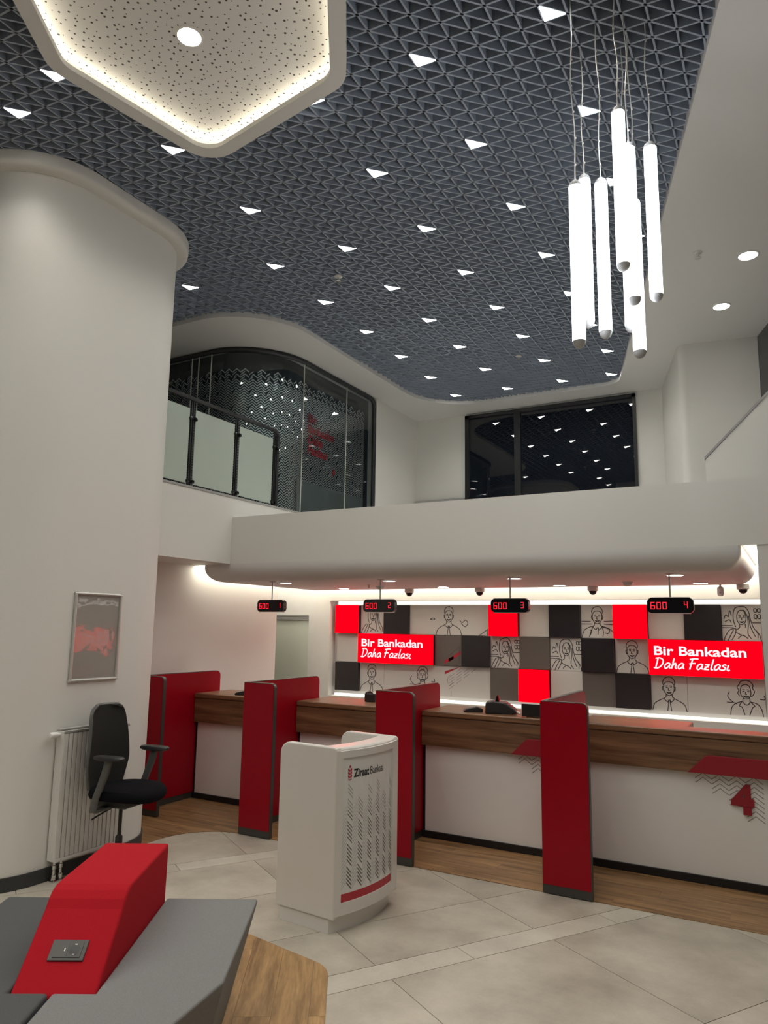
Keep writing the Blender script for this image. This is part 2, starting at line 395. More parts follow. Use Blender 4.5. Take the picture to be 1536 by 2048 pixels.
# oak vinyl in front of the tellers: planks along the counter, cut to the curved edge
def oak_limit(y):
    """right-hand end of the oak at depth y (the tile island has a rounded corner)"""
    if y >= 5.44: return 3.3
    cx, cy, r = -4.47, 4.94, 0.50
    if y <= cy: return cx - r
    return cx - math.sqrt(max(0, r*r - (y-cy)**2))
yy = 3.2; row = 0
while yy < 6.30:
    y1 = min(yy+0.152, 6.30)
    if yy < 5.44 < y1: y1 = 5.44
    off = (row*0.47) % 1.2; xs = -6.2; row += 1
    first = True
    while xs < 3.3:
        xe = min(xs + (1.2-off if first else 1.2), 3.3); first = False
        if y1 <= 5.441:
            if xs > -4.3: break
            ys = [yy+0.001+(y1-yy-0.002)*k/8 for k in range(9)]
            lim = [oak_limit(v-1e-6 if v >= 5.44 else v) for v in ys]
            rp = [(min(xe-0.001, l), v) for l, v in zip(lim, ys)]
            rp = [(x, v) for x, v in rp if x > xs+0.004]
            q = [(xs, rp[0][1])] + rp + [(xs, rp[-1][1])] if len(rp) > 1 else []
        else:
            q = [(xs, yy+0.001), (xe-0.001, yy+0.001), (xe-0.001, y1-0.001), (xs, y1-0.001)]
        if len(q) >= 3: MB().prism(q, 0.0, 0.004).build('oak_plank', 'oak_x', floor)
        xs = xe
    yy = y1
# hexagonal oak patch under the bench
HEX = [(-4.01, 2.62), (-3.775, 3.88), (-2.385, 3.64), (-1.0, 1.41), (-1.235, 0.15), (-2.62, 0.42)]
hexf = round_poly([(x+0.01, y+0.03) for x, y in HEX], 0.22)
if area2(hexf) < 0: hexf = hexf[::-1]
SD = Vector((0.533, -0.846)); ND = Vector((0.846, 0.533)); O = Vector((-4.01, 2.62))
k = -3.0
ri = 0
while k < 4.0:
    for j in range(-3, 6):
        s0 = j*1.2 - (0.45 if ri % 2 else 0) - 0.25
        q = []
        for a, b in ((s0+0.0008, k+0.0008), (s0+1.2-0.0008, k+0.0008), (s0+1.2-0.0008, k+0.18-0.0008), (s0+0.0008, k+0.18-0.0008)):
            p = O + SD*a + ND*b; q.append((p.x, p.y))
        if area2(q) < 0: q = q[::-1]
        q = clip(q, hexf)
        if len(q) >= 3 and area2(q) > 0.001:
            o = MB().prism(q, 0.0, 0.005).build('oak_plank', 'oak_h', floor)
    k += 0.18; ri += 1

# ---- ceiling: slab, grid slats ------------------------------------------
ceiling = struct(box_obj('ceiling', 'slab', X0, X1, Y0, Y1, 5.62, 5.75), 'dark open cell ceiling of triangular grid slats', 'ceiling')
GA = Vector((0.83692/6, 0.037657/6)); GB = Vector((-0.01448/7, 0.93891/7)); GO = Vector((-1.9562, 3.8254))
def gp(i, j): return GO + GA*i + GB*j
SW, SH = 0.0125, 0.085
def slat(mb, a, b, wd=SW):
    d = (b-a).normalized(); n = Vector((-d.y, d.x))*wd*0.5
    k = max(1, int((b-a).length/0.28)); R = []
    for i in range(k+1):
        p = a.lerp(b, i/k); u, v = p-n, p+n
        R.append([(u.x, u.y, ZG), (v.x, v.y, ZG), (v.x, v.y, ZG+SH), (u.x, u.y, ZG+SH)])
    mb.loft(R)
def clip_line(p, d, x0, x1, y0, y1):
    lo, hi = -1e9, 1e9
    for c, dd, a, b in ((p.x, d.x, x0, x1), (p.y, d.y, y0, y1)):
        if abs(dd) < 1e-9:
            if not a <= c <= b: return None
            continue
        t0, t1 = sorted(((a-c)/dd, (b-c)/dd)); lo = max(lo, t0); hi = min(hi, t1)
    return (p+d*lo, p+d*hi) if hi-lo > 0.05 else None
def cut_hex(seg):
    """leave the hexagonal ceiling raft free of slats"""
    a, b = seg; lo, hi = 0.0, 1.0; n = len(HEXC)
    for i in range(n):
        p, q = HEXC[i], HEXC[(i+1) % n]; e = q-p
        sa = e.x*(a.y-p.y)-e.y*(a.x-p.x); sb = e.x*(b.y-p.y)-e.y*(b.x-p.x)
        if sa < 0 and sb < 0: return [seg]
        if (sa < 0) != (sb < 0):
            t = sa/(sa-sb)
            if sa < 0: lo = max(lo, t)
            else: hi = min(hi, t)
    if lo >= hi: return [seg]
    return [(a.lerp(b, u), a.lerp(b, v)) for u, v in ((0, lo), (hi, 1)) if (b-a).length*(v-u) > 0.03]
HEXC = [Vector(p) for p in (HEX if area2(HEX) > 0 else HEX[::-1])]
def grid_lines(x0, x1, y0, y1):
    return [t for s in _grid_lines(x0, x1, y0, y1) for t in cut_hex(s)]
def _grid_lines(x0, x1, y0, y1):
    out = []
    for i in range(-60, 45):
        s = clip_line(gp(i, 0), GB.normalized(), x0, x1, y0, y1)
        if s: out.append(s)
    for j in range(-70, 70):
        s = clip_line(gp(0, j), GA.normalized(), x0, x1, y0, y1)
        if s: out.append(s)
    for k in range(-130, 120):
        s = clip_line(gp(k, 0), (GA+GB).normalized(), x0, x1, y0, y1)
        if s: out.append(s)
    return out
for a, b in grid_lines(-6.5, -0.05, 2.0, 10.72):
    mb = MB(); slat(mb, a, b); mb.build('ceiling_slat', 'grid', ceiling)
mb = MB()
for box in ((X0, X1, Y0, 2.0), (-0.05, X1, 2.0, 9.0), (X0, -6.5, 2.0, 6.3)):
    for a, b in grid_lines(*box): slat(mb, a, b)
tag(mb.build('ceiling_slat_field', 'grid', ceiling), kind='stuff')
# white border ceiling with the curved opening
def arc(cx, cy, r, a0, a1, n=12):
    return [(cx+r*math.cos(math.radians(a0+(a1-a0)*k/n)), cy+r*math.sin(math.radians(a0+(a1-a0)*k/n))) for k in range(n+1)]
edge = [(X0, 6.11)] + arc(-6.02, 7.04, 0.93, -90, 0, 16) + arc(-4.09, 9.67, 1.0, 180, 90, 14)
sl = Vector((1.814, -6.165)).normalized()
cn = Vector((-2.10, 10.67)); rr = 0.30
a_, b_ = Vector((-1, 0)), sl
ang = a_.angle(b_); dd = rr/math.tan(ang/2); cc = cn + (a_+b_).normalized()*(rr/math.sin(ang/2))
s0, s1 = cn+a_*dd-cc, cn+b_*dd-cc
edge += [tuple(cc + s0.lerp(s1, k/8).normalized()*rr) for k in range(9)]
endp = cn + sl*((10.67+4.0)/(-sl.y)); edge.append(tuple(endp))
soff = edge + [(X1, Y0), (X1, Y1), (X0, Y1)]
o = MB().prism(soff, ZS, 5.62).build('ceiling_border', 'soffit', None)
struct(o, 'smooth white border ceiling curving around the dark grid', 'ceiling')

# ---- outer walls ---------------------------------------------------------
struct(box_obj('wall_right', 'wall', X1, X1+0.15, Y0, Y1, 0, 5.62), 'plain white wall on the right out of frame', 'wall')
struct(box_obj('wall_left', 'wall', X0-0.15, X0, Y0, Y1, 0, 5.62), 'plain white wall beyond the column', 'wall')
o = struct(box_obj('window_3', 'black_metal', X0, X1, Y0-0.12, Y0-0.02, 0, 5.62), 'dark night shopfront behind the viewpoint', 'window')
for k in range(8):
    xa = X0 + k*(X1-X0)/8
    box_obj('pane', 'night_glass', xa+0.03, xa+(X1-X0)/8-0.03, Y0-0.02, Y0, 0.05, 5.4, o)
# ---- teller area walls ---------------------------------------------------
struct(box_obj('wall_teller_left', 'wall', -6.35, -6.2, 4.98, 8.07, 0, 2.53), 'white side wall beside the first teller counter', 'wall')
struct(box_obj('wall_passage', 'wall', -7.35, -7.2, 8.07, 8.72, 0, 2.53), 'white wall inside the door passage', 'wall')
mb = MB().box(-5.96, -5.72, 8.65, 8.95, 0, 2.53).box(-5.72, 1.92, 8.65, 8.95, 2.20, 2.53).box(-5.72, 1.92, 8.65, 8.95, 0, 0.915)
mb.box(1.92, X1, 8.65, 8.95, 0, 2.53).box(-5.72, 1.92, 8.80, 8.95, 0.915, 2.20)
wb = struct(mb.build('wall_back', 'wall'), 'white back wall with long recess holding the wall panels', 'wall')
box_obj('led_strip', 'cove_tile', -5.66, 1.86, 8.775, 8.798, 2.152, 2.196, wb)
box_obj('led_strip', 'cove_tile', -5.66, 1.86, 8.725, 8.765, 0.917, 0.945, wb)
# door in the passage
dr = struct(box_obj('door_1', 'grey_plastic', -7.2, -6.08, 8.74, 8.80, 0, 2.53), 'frosted glass door with pale panel above beside the teller wall', 'door')
box_obj('frosted_pane', 'frost_door', -7.1, -6.11, 8.725, 8.74, 0.05, 1.93, dr)
box_obj('upper_panel', 'white_plastic', -7.15, -6.10, 8.72, 8.74, 2.00, 2.50, dr)
for z in (1.935, 1.955, 1.978): box_obj('track_slat', 'grey_plastic', -7.1, -6.1, 8.70, 8.74, z, z+0.014, dr)
box_obj('door_jamb', 'white_plastic', -6.08, -5.965, 8.66, 8.80, 0, 2.53, dr)
# ---- mezzanine -----------------------------------------------------------
o = box_obj('wall_mezzanine', 'wall', -5.6, X1, 6.4, 6.60, 2.53, 3.065)
struct(o, 'long white parapet of the upper floor above the counters', 'wall')
struct(box_obj('floor_mezzanine', 'soffit', -5.6, X1, 6.60, Y1, 2.53, 2.95), 'upper floor slab behind the white parapet', 'floor')
struct(box_obj('wall_balcony', 'wall', X0, -5.6, 4.96, Y1, 2.53, 3.29), 'white balcony edge carrying the frosted glass balustrade', 'wall')
struct(box_obj('trim_1', 'grey_plastic', -5.66, -5.592, 4.96, 7.75, 3.29, 3.312), 'grey metal edge strip along the balcony', 'trim')
struct(box_obj('wall_pillar', 'wall', -0.26, 0.35, 6.41, 6.62, 0, 2.53), 'white pillar at the right end of the counters', 'wall')
# hanging soffit over the counters with rounded lower edges
R = 0.165; bx = (-6.0, -0.37, 6.4, 8.42)
rings = [rrect(bx[0], bx[1], bx[2], bx[3], (0.03, 0.01, 0.01, 0.03), 3)]
R3 = [[(x, y, 2.53) for x, y in rings[0]]]
for k in range(9):
    a = math.radians(90.0*k/8); ins = R*(1-math.cos(a)); z = 2.336 + R*(1-math.sin(a))
    p = rrect(bx[0]+ins, bx[1]-ins, bx[2]+ins, bx[3], (0.03, 0.01, 0.01, 0.03), 3)
    R3.append([(x, y, z) for x, y in p])
mb = MB().loft(R3)
sof = struct(mb.build('ceiling_teller', 'soffit', smooth=True), 'white hanging soffit with rounded edges over the counters', 'ceiling')
box_obj('led_strip', 'cove', -6.19, -6.03, 6.46, 8.40, 2.522, 2.53, sof)
box_obj('led_strip', 'cove', -5.95, -0.30, 8.46, 8.62, 2.522, 2.53, sof)
box_obj('led_strip', 'cove', -7.15, -6.02, 8.46, 8.60, 2.522, 2.53, sof)
box_obj('led_strip', 'cove', -0.345, -0.275, 6.45, 8.40, 2.522, 2.53, sof)
# ---- upper rooms ---------------------------------------------------------
struct(box_obj('wall_upper_left', 'wall', -5.80, -5.65, 9.735, 11.15, 2.95, ZS), 'white upper wall between the curved glazing and the far window', 'wall')
mb = MB().box(-5.8, -4.72, 11.15, 11.3, 2.95, ZS).box(-1.955, -1.55, 11.15, 11.3, 2.95, ZS).box(-4.72, -1.955, 11.15, 11.3, 5.385, ZS).box(-4.72, -1.955, 11.15, 11.3, 2.95, 3.2)
struct(mb.build('wall_far', 'wall'), 'white far wall of the upper floor around the dark window', 'wall')
wn = struct(MB().box(-4.72, -4.655, 11.10, 11.2, 3.2, 5.385).box(-2.0, -1.955, 11.10, 11.2, 3.2, 5.385).box(-4.72, -1.955, 11.10, 11.2, 5.33, 5.385).box(-4.72, -1.955, 11.10, 11.2, 3.2, 3.25).build('window_1', 'black_metal'),
            'large dark far window mirroring the ceiling lights', 'window')
box_obj('pane', 'night_glass', -4.655, -3.86, 11.14, 11.16, 3.25, 5.33, wn)
box_obj('pane', 'night_glass', -3.76, -2.0, 11.14, 11.16, 3.25, 5.33, wn)
box_obj('mullion', 'black_metal', -3.86, -3.76, 11.10, 11.2, 3.25, 5.33, wn)
struct(box_obj('trim_2', 'grey_plastic', -5.62, -4.72, 11.06, 11.15, 3.93, 3.985), 'dark ledge on the far upper wall beside the window', 'trim')
poly = [(-1.62, 11.3), (-1.13, 9.50), (-0.24, 9.62), (-0.24, 11.3)]
pr = [poly[0]] + round_poly([poly[0], poly[1], poly[2]], 0.10, 6)[7:14] + [poly[2], poly[3]]
struct(MB().prism(pr, 2.95, ZS).build('wall_stair', 'wall', smooth=True), 'white stair wall with rounded corner beside the far window', 'wall')
d2 = Vector((0.32, -0.95)).normalized(); n2 = Vector((0.95, 0.32)).normalized()
p0 = Vector((-0.235, 9.60)); p1 = p0 + d2*4.2
q = [tuple(p0+n2*0.02), tuple(p1+n2*0.02), tuple(p1+n2*0.12), tuple(p0+n2*0.12)]
w2 = struct(MB().prism(q, 2.95, ZS).build('window_2', 'black_metal'), 'dark blue night window above the stair at the right edge', 'window')
q = [tuple(p0), tuple(p1), tuple(p1+n2*0.02), tuple(p0+n2*0.02)]
MB().prism(q, 3.0, ZS-0.01).build('pane', 'night_glass', w2)
o = MB().prism([(-0.828, 2.95), (-0.828, 3.79), (-0.06, 4.563), (-0.06, 2.95)], 8.92, 9.04, 'y').build('wall_stair_parapet', 'wall')
struct(o, 'white sloping stair parapet rising to the right', 'wall')
o2 = MB().prism([(-0.835, 3.79), (-0.835, 3.822), (-0.06, 4.597), (-0.06, 4.563)], 8.91, 9.05, 'y').build('capping', 'grey_plastic', o)

# ---- column --------------------------------------------------------------
CX0, CX1, CY0, CY1, CR = -6.75, -4.87, 3.10, 4.94, 0.56
col = tag(empty('column', (-5.8, 4.0, 0)), 'huge white rounded column with flared collar at the ceiling', 'column'); col['kind'] = 'structure'
MB().prism(rrect(CX0, CX1, CY0, CY1, CR, 16), 0.0, 5.40).build('shaft', 'wall', col, smooth=True)
R3 = []
for off, z in ((0.003, 5.350), (0.055, 5.352), (0.085, 5.36), (0.102, 5.378), (0.108, 5.40), (0.108, 5.468)):
    R3.append([(x, y, z) for x, y in rrect(CX0-off, CX1+off, CY0-off, CY1+off, CR+off, 16)])
MB().loft(R3).build('collar', 'wall', col, smooth=True)
MB().prism(rrect(CX0-0.012, CX1+0.012, CY0-0.012, CY1+0.012, CR+0.012, 16), 0.0045, 0.095).build('baseboard', 'baseboard', col, smooth=True)

# ================================================================== CEILING FIXTURES
# ---- hexagonal raft ------------------------------------------------------
def inset(poly, d):
    """inset a convex polygon by d"""
    ccw = area2(poly) > 0; P = poly if ccw else poly[::-1]; n = len(P); out = []
    L = []
    for i in range(n):
        a, b = Vector(P[i]), Vector(P[(i+1) % n]); e = (b-a).normalized(); nn = Vector((-e.y, e.x)); L.append((a+nn*d, e))
    for i in range(n):
        (p, e), (q, g) = L[i-1], L[i]
        den = e.x*g.y-e.y*g.x; t = ((q.x-p.x)*g.y-(q.y-p.y)*g.x)/den; out.append(tuple(p+e*t))
    return out
hx = tag(empty('ceiling_raft', (-2.5, 2.0, 5.38)), 'white hexagonal ceiling raft with perforated panel and glowing cove', 'ceiling panel')
ho, hi, hl = round_poly(inset(HEX, 0), 0.24, 8), round_poly(inset(HEX, 0.105), 0.16, 8), round_poly(inset(HEX, 0.045), 0.2, 8)
def ring(name, m, a, b, z0, z1, parent):
    n = len(a); mb = MB(); V = [(x, y, z) for z in (z0, z1) for x, y in a] + [(x, y, z) for z in (z0, z1) for x, y in b]; F = []
    for i in range(n):
        j = (i+1) % n
        F += [(i, j, n+j, n+i), (2*n+i, 3*n+i, 3*n+j, 2*n+j), (i, 2*n+i, 2*n+j, j), (n+i, n+j, 3*n+j, 3*n+i)]
    return mb.add(V, F).build(name, m, parent, smooth=True)
ring('frame', 'soffit', ho, hi, 5.38, 5.415, hx)
ring('upstand', 'soffit', ho, round_poly(inset(HEX, 0.02), 0.22, 8), 5.415, 5.60, hx)
ring('led_strip', 'hexcove', round_poly(inset(HEX, 0.03), 0.21, 8), hl, 5.416, 5.428, hx)
pp = MB().prism(round_poly(inset(HEX, 0.02), 0.22, 8), 5.50, 5.515).build('perforated_panel', 'perf', hx)
def beam(parent, x, y, z, watts, size, col=(1.0, 0.955, 0.86)):
    ld = bpy.data.lights.new('beam', 'SPOT'); ld.energy = watts; ld.color = col; ld.spot_size = math.radians(size); ld.spot_blend = 0.7; ld.shadow_soft_size = 0.05
    lo = bpy.data.objects.new('beam', ld); COL.objects.link(lo); lo.parent = parent; lo.location = Vector((x, y, z)) - Vector(parent.location)
    return lo
def downlight(name, x, y, z, r, label, group=None):
    d = tag(empty(name, (x, y, z)), label, 'downlight', group)
    MB().lathe([(r*1.22, 0.0), (r*1.22, -0.006), (r*1.02, -0.010), (r*1.0, -0.004), (r*1.0, 0.0)], (x, y, z), 28).build('ring', 'white_plastic', d, smooth=True)
    MB().lathe([(r, -0.001), (r, -0.006)], (x, y, z), 28).build('diffuser', 'down', d)
    beam(d, x, y, z-0.02, W_DOWN, 130)
    return d
downlight('downlight', -3.115, 2.946, 5.50, 0.072, 'round lit downlight in the hexagonal perforated ceiling raft')
downlight('downlight', -0.215, 7.404, ZS, 0.082, 'round lit downlight in the white border ceiling nearest the right edge')
downlight('downlight', -0.541, 8.508, ZS, 0.082, 'round lit downlight in the white border ceiling above the stair wall')
WH = ['first counter display', 'second counter display', 'third counter display', 'fourth counter display']
for k, (x, y) in enumerate(((-5.09, 6.77), (-3.74, 6.77), (-2.38, 6.80), (-0.92, 6.78))):
    downlight('downlight', x, y, 2.336, 0.066, 'round lit downlight at the soffit front beside the ' + WH[k], 'downlights over the counters')
for k, (x, y) in enumerate(((-5.083, 8.0), (-3.686, 8.0), (-2.289, 8.02), (-0.846, 7.97))):
    downlight('downlight', x, y, 2.336, 0.066, 'round lit downlight in the rear soffit row, %s from the left' % ORD[k], 'downlights over the counters')

# ---- triangular lamps in the grid ---------------------------------------
TRI = {-1: [-20, -16], 0: [-15, -6, 0, 6], 1: [-15, -6, 0, 6], 2: [-26, -18, -12, -6, 0, 6], 3: [-18, -12, -6, 0, 6], 4: [-18, -12, -6, 0],
       5: [-18, -12, -6, 0], 6: [-18, -12, -6, 0], 7: [-18, -12, -6, -1]}
def in_hex(p): return all((b.x-a.x)*(p.y-a.y)-(b.y-a.y)*(p.x-a.x) > -0.10*(b-a).length for a, b in zip(HEXC, HEXC[1:]+HEXC[:1]))
def tri_lamp(i, j, label, group):
    c = gp(i, j); a, b = c+GA, c-GB; g = (a+b+c)/3
    if SW: pts = [tuple(g+(q-g)*0.86) for q in (c, b, a)]
    t = tag(empty('triangle_lamp', (g.x, g.y, ZG)), label, 'ceiling light', group)
    MB().prism(pts, ZG+0.012, ZG+0.08).build('housing', 'black_metal', t)
    MB().prism([tuple(g+(q-g)*0.90) for q in (c, b, a)], ZG-0.002, ZG+0.012).build('diffuser', 'tri', t)
    beam(t, g.x, g.y, ZG-0.01, W_SPOT, 132)
for m in sorted(TRI, reverse=True):
    for n, i in enumerate(TRI[m]):
        tri_lamp(i, 7*m + (1 if m == -1 and i == -20 else 0), 'lit triangular lamp, %s from the left in the %s grid row from the far window' % (ORD[n], ORD[7-m]), 'triangular lamps in the grid ceiling')
for m in range(-7, 0):
    for i in (-42, -36, -30, -24, -18, -12, -6, 0, 6, 12, 18):
        c = gp(i, 7*m)
        lim = cn.x + sl.x*((10.67-c.y)/(-sl.y))
        if in_hex(c) or c.x > lim-0.3 or (m == -1 and i < -6): continue
        tri_lamp(i, 7*m, 'triangular ceiling lamp behind the viewpoint, mirrored in the far window', 'triangular lamps mirrored in the far window')

# ---- pendant tubes -------------------------------------------------------
PEND = [(-0.951, 3.821, 4.355, 'leftmost of the cluster, hanging low'), (-0.981, 4.167, 4.604, 'second from the left, half hidden behind the leftmost tube'),
        (-0.859, 4.054, 4.477, 'third from the left, standing alone'), (-0.716, 3.883, 4.773, 'the highest one in the middle'),
        (-0.767, 4.33, 4.60, 'behind the highest middle tube, its dark end showing below'), (-0.69, 4.022, 4.629, 'half hidden right behind the highest tube'),
        (-0.703, 4.201, 4.385, 'the lowest on the right of the middle bunch'), (-0.594, 4.160, 4.687, 'rightmost of the cluster, hanging apart')]
for k, (x, y, zt, ds) in enumerate(PEND):
    t = tag(empty('pendant_tube_lamp', (x, y, zt)), 'glowing white pendant tube lamp, ' + ds, 'pendant lamp', 'pendant tube lamps')
    r = 0.0362
    MB().lathe([(r, zt-0.045), (r, zt-0.955)], (x, y, 0), 20).build('diffuser', 'tube', t, smooth=True)
    pr_ = [(0.005, zt+0.012), (0.007, zt+0.0)] + [(r*math.sin(math.radians(a)), zt-0.045+0.042*math.cos(math.radians(a))) for a in (15, 35, 55, 75, 90)]
    MB().lathe(pr_, (x, y, 0), 20).build('top_cap', 'cap_grey', t, smooth=True)
    pr_ = [(r*math.cos(math.radians(a)), zt-0.955-0.042*math.sin(math.radians(a))) for a in (0, 20, 40, 60, 80, 89)]
    MB().lathe(pr_, (x, y, 0), 20).build('bottom_cap', 'cap_grey', t, smooth=True)
    n = 14; path = []
    for i in range(n+1):
        u = i/n; wob = 0.009*math.sin(u*9+k*1.7)*math.sin(math.pi*u)
        path.append((x+wob, y+0.6*wob, zt+0.01+(ZG+0.05-zt)*u))
    MB().tube(path, 0.0034, 6).build('cord', 'cord', t, smooth=True)
    mb = MB()
    for i in (1, 3, 5, 7, 9, 11):
        p = path[i]; mb.lathe([(0.001, -0.007), (0.0058, -0.003), (0.0058, 0.003), (0.001, 0.007)], (p[0]+0.003, p[1], p[2]), 8)
    tag(mb.build('cord_clip', 'white_plastic', t), kind='stuff')
# ---- sprinklers ----------------------------------------------------------
for x, y, z, ds in ((-3.99, 6.03, ZG, 'in the grid ceiling between the left lamp rows'), (-3.075, 9.07, ZG, 'in the grid ceiling near the far end'), (-0.632, 7.131, ZS, 'on the white border ceiling at the right')):
    t = tag(empty('sprinkler', (x, y, z)), 'small white sprinkler ' + ds, 'sprinkler')
    MB().lathe([(0.042, 0.0), (0.042, -0.006), (0.02, -0.012), (0.011, -0.016), (0.011, -0.05)], (x, y, z), 16).build('rose', 'white_plastic', t, smooth=True)
    MB().lathe([(0.009, -0.05), (0.03, -0.054), (0.03, -0.057), (0.006, -0.062)], (x, y, z), 16).build('deflector', 'steel', t, smooth=True)

# ================================================================== UPPER FLOOR: GLAZING, FEATURE WALL, BALUSTRADE
def gpath(d, x_start=-9.4, y_end=9.66):
    r = 0.9-d
    return [(x_start, 6.9+d)] + arc(-6.55, 7.8, r, -90, 0, 18) + [(-5.65-d, y_end)]
def path_len(P):
    L = [0]
    for a, b in zip(P, P[1:]): L.append(L[-1]+math.hypot(b[0]-a[0], b[1]-a[1]))
    return L
def path_at(P, L, s):
    s = max(0, min(L[-1], s))
    for i in range(len(P)-1):
        if s <= L[i+1] or i == len(P)-2:
            t = (s-L[i])/(L[i+1]-L[i]); a, b = P[i], P[i+1]
            d = Vector((b[0]-a[0], b[1]-a[1])).normalized()
            return Vector((a[0]+(b[0]-a[0])*t, a[1]+(b[1]-a[1])*t)), Vector((d.y, -d.x))   # normal to the hall
gl = tag(empty('glass_partition', (-5.9, 8.2, 3.29)), 'curved clear glass partition with black rounded frame on the upper floor', 'glass wall')
P = gpath(0); L = path_len(P)
def s_of_x(x): return x+9.4
s_arc0 = L[1]; s_arc1 = L[-2]
cuts = [0, s_of_x(-6.86), s_of_x(-6.74), s_of_x(-6.52), s_arc1-0.03, s_arc1+1.05, L[-1]]
for a, b in zip(cuts, cuts[1:]):
    n = 14; top = []; mb = MB(); A = []; B = []
    for i in range(n+1):
        p, nn = path_at(P, L, a+0.004+(b-a-0.008)*i/n); A.append(tuple(p+nn*0.004)); B.append(tuple(p-nn*0.004))
    mb.prism(A + B[::-1], 3.292, 5.38).build('pane', 'glass', gl, smooth=True)
for c in cuts[1:-1]:
    p, nn = path_at(P, L, c)
    MB().prism(rrect(p.x-0.006, p.x+0.006, p.y-0.006, p.y+0.006, 0.001, 1), 3.292, 5.38).build('joint', 'joint', gl)
fp = [(x, y, 5.385) for x, y in P[:-1]] + [(-5.65, 9.50, 5.385)] + [(-5.65, 9.54+0.12*math.sin(math.radians(a)), 5.265+0.12*math.cos(math.radians(a))) for a in range(0, 91, 15)] + [(-5.65, 9.66, 3.292)]
MB().tube(fp, 0.034, 10).build('frame', 'black_metal', gl, smooth=True)
# chevron feature wall just behind the glass
fw = tag(empty('feature_wall', (-6.0, 8.4, 3.29)), 'dark feature wall covered in silver chevrons behind the curved glass', 'feature wall')
DW = 0.16; P2 = gpath(DW, -9.3, 9.73); L2 = path_len(P2); A = []; B = []
for i in range(61):
    p, nn = path_at(P2, L2, L2[-1]*i/60); A.append(tuple(p)); B.append(tuple(p-nn*0.03))
MB().prism(A + B[::-1], 3.29, 5.41).build('backing', 'chev_wall', fw, smooth=True)
mb = MB(); per, rowp, amp, th = 0.110, 0.036, 0.045, 0.0185
s = L2[-1]-0.11; ci = 0
while s-per > L2[-1]-4.4:
    ztop = 5.16 - 0.05*random.random(); z = 3.34; ri = 0
    while z < ztop:
        for h, (u0, u1, v0, v1) in enumerate(((0, 0.5, 0, 1), (0.5, 1.0, 1, 0))):
            if (ri % 6 == 0 and h == 0 and ci % 2 == 0): u0 += 0.22
            if z > ztop-0.14 and h == 1 and ri % 2: continue
            qs = []
            for u, v, dz in ((u0, v0+(u0-(0 if h == 0 else 0.5))*0, -th/2), (u1, v1, -th/2), (u1, v1, th/2), (u0, v0, th/2)):
                p, nn = path_at(P2, L2, s-per+u*per); qs.append((p.x+nn.x*0.004, p.y+nn.y*0.004, z+amp*v+dz))
            mb.add(qs, [(0, 1, 2, 3)])
        z += rowp; ri += 1
    s -= per; ci += 1
tag(mb.build('chevron_strips', 'chev', fw), kind='stuff')
box_obj('dado_panel', 'desk', -5.805, -5.775, 7.86, 9.58, 3.29, 3.80, fw, bevel=0.01)
for k, (tx, zz, wd) in enumerate((('Bir', 4.66, 0.22), ('Bankadan', 4.51, 0.66), ('Daha', 4.36, 0.38), ('Fazlası', 4.21, 0.50))):
    text_mb(tx, 0.17, 0.006, 0.15 if k > 1 else 0, wd, lambda u, v, zz=zz: (-5.800, 8.10+u, zz+v)).build('red_lettering', 'print_red', fw)
MB().prism([(8.74, 4.06), (8.775, 4.11), (8.81, 4.06), (8.775, 4.0)], -5.805, -5.795, 'x').build('red_emblem', 'print_red', fw)

# balustrade
bl = tag(empty('balustrade', (-5.62, 6.2, 3.312)), 'balcony balustrade of frosted glass panels, black posts and handrail', 'balustrade')
ys = [5.70, 6.43, 7.15]
for y in ys:
    p = MB().box(-5.63, -5.615, y-0.022, y-0.008, 3.312, 4.25).box(-5.63, -5.615, y+0.008, y+0.022, 3.312, 4.25).build('post', 'black_metal', bl)
    for z in (3.36, 4.05):
        for dy in (-0.036, 0.036): MB().lathe([(0.004, -0.03), (0.022, -0.026), (0.022, 0.026), (0.004, 0.03)], (-5.62, y+dy, z), 10, 'x').build('clamp', 'black_gloss', p)
for a, b in ((4.98, 5.655), (5.745, 6.385), (6.475, 7.105)):
    MB().box(-5.626, -5.614, a, b, 3.335, 4.16).build('frosted_panel', 'frost', bl, bevel=0.002)
hp = [(-5.62, 4.98, 4.275), (-5.62, 7.12, 4.275), (-5.62, 7.17, 4.262), (-5.62, 7.20, 4.23), (-5.62, 7.205, 4.18), (-5.62, 7.205, 3.312)]
MB().tube(hp, 0.024, 10).build('handrail', 'black_metal', bl, smooth=True)

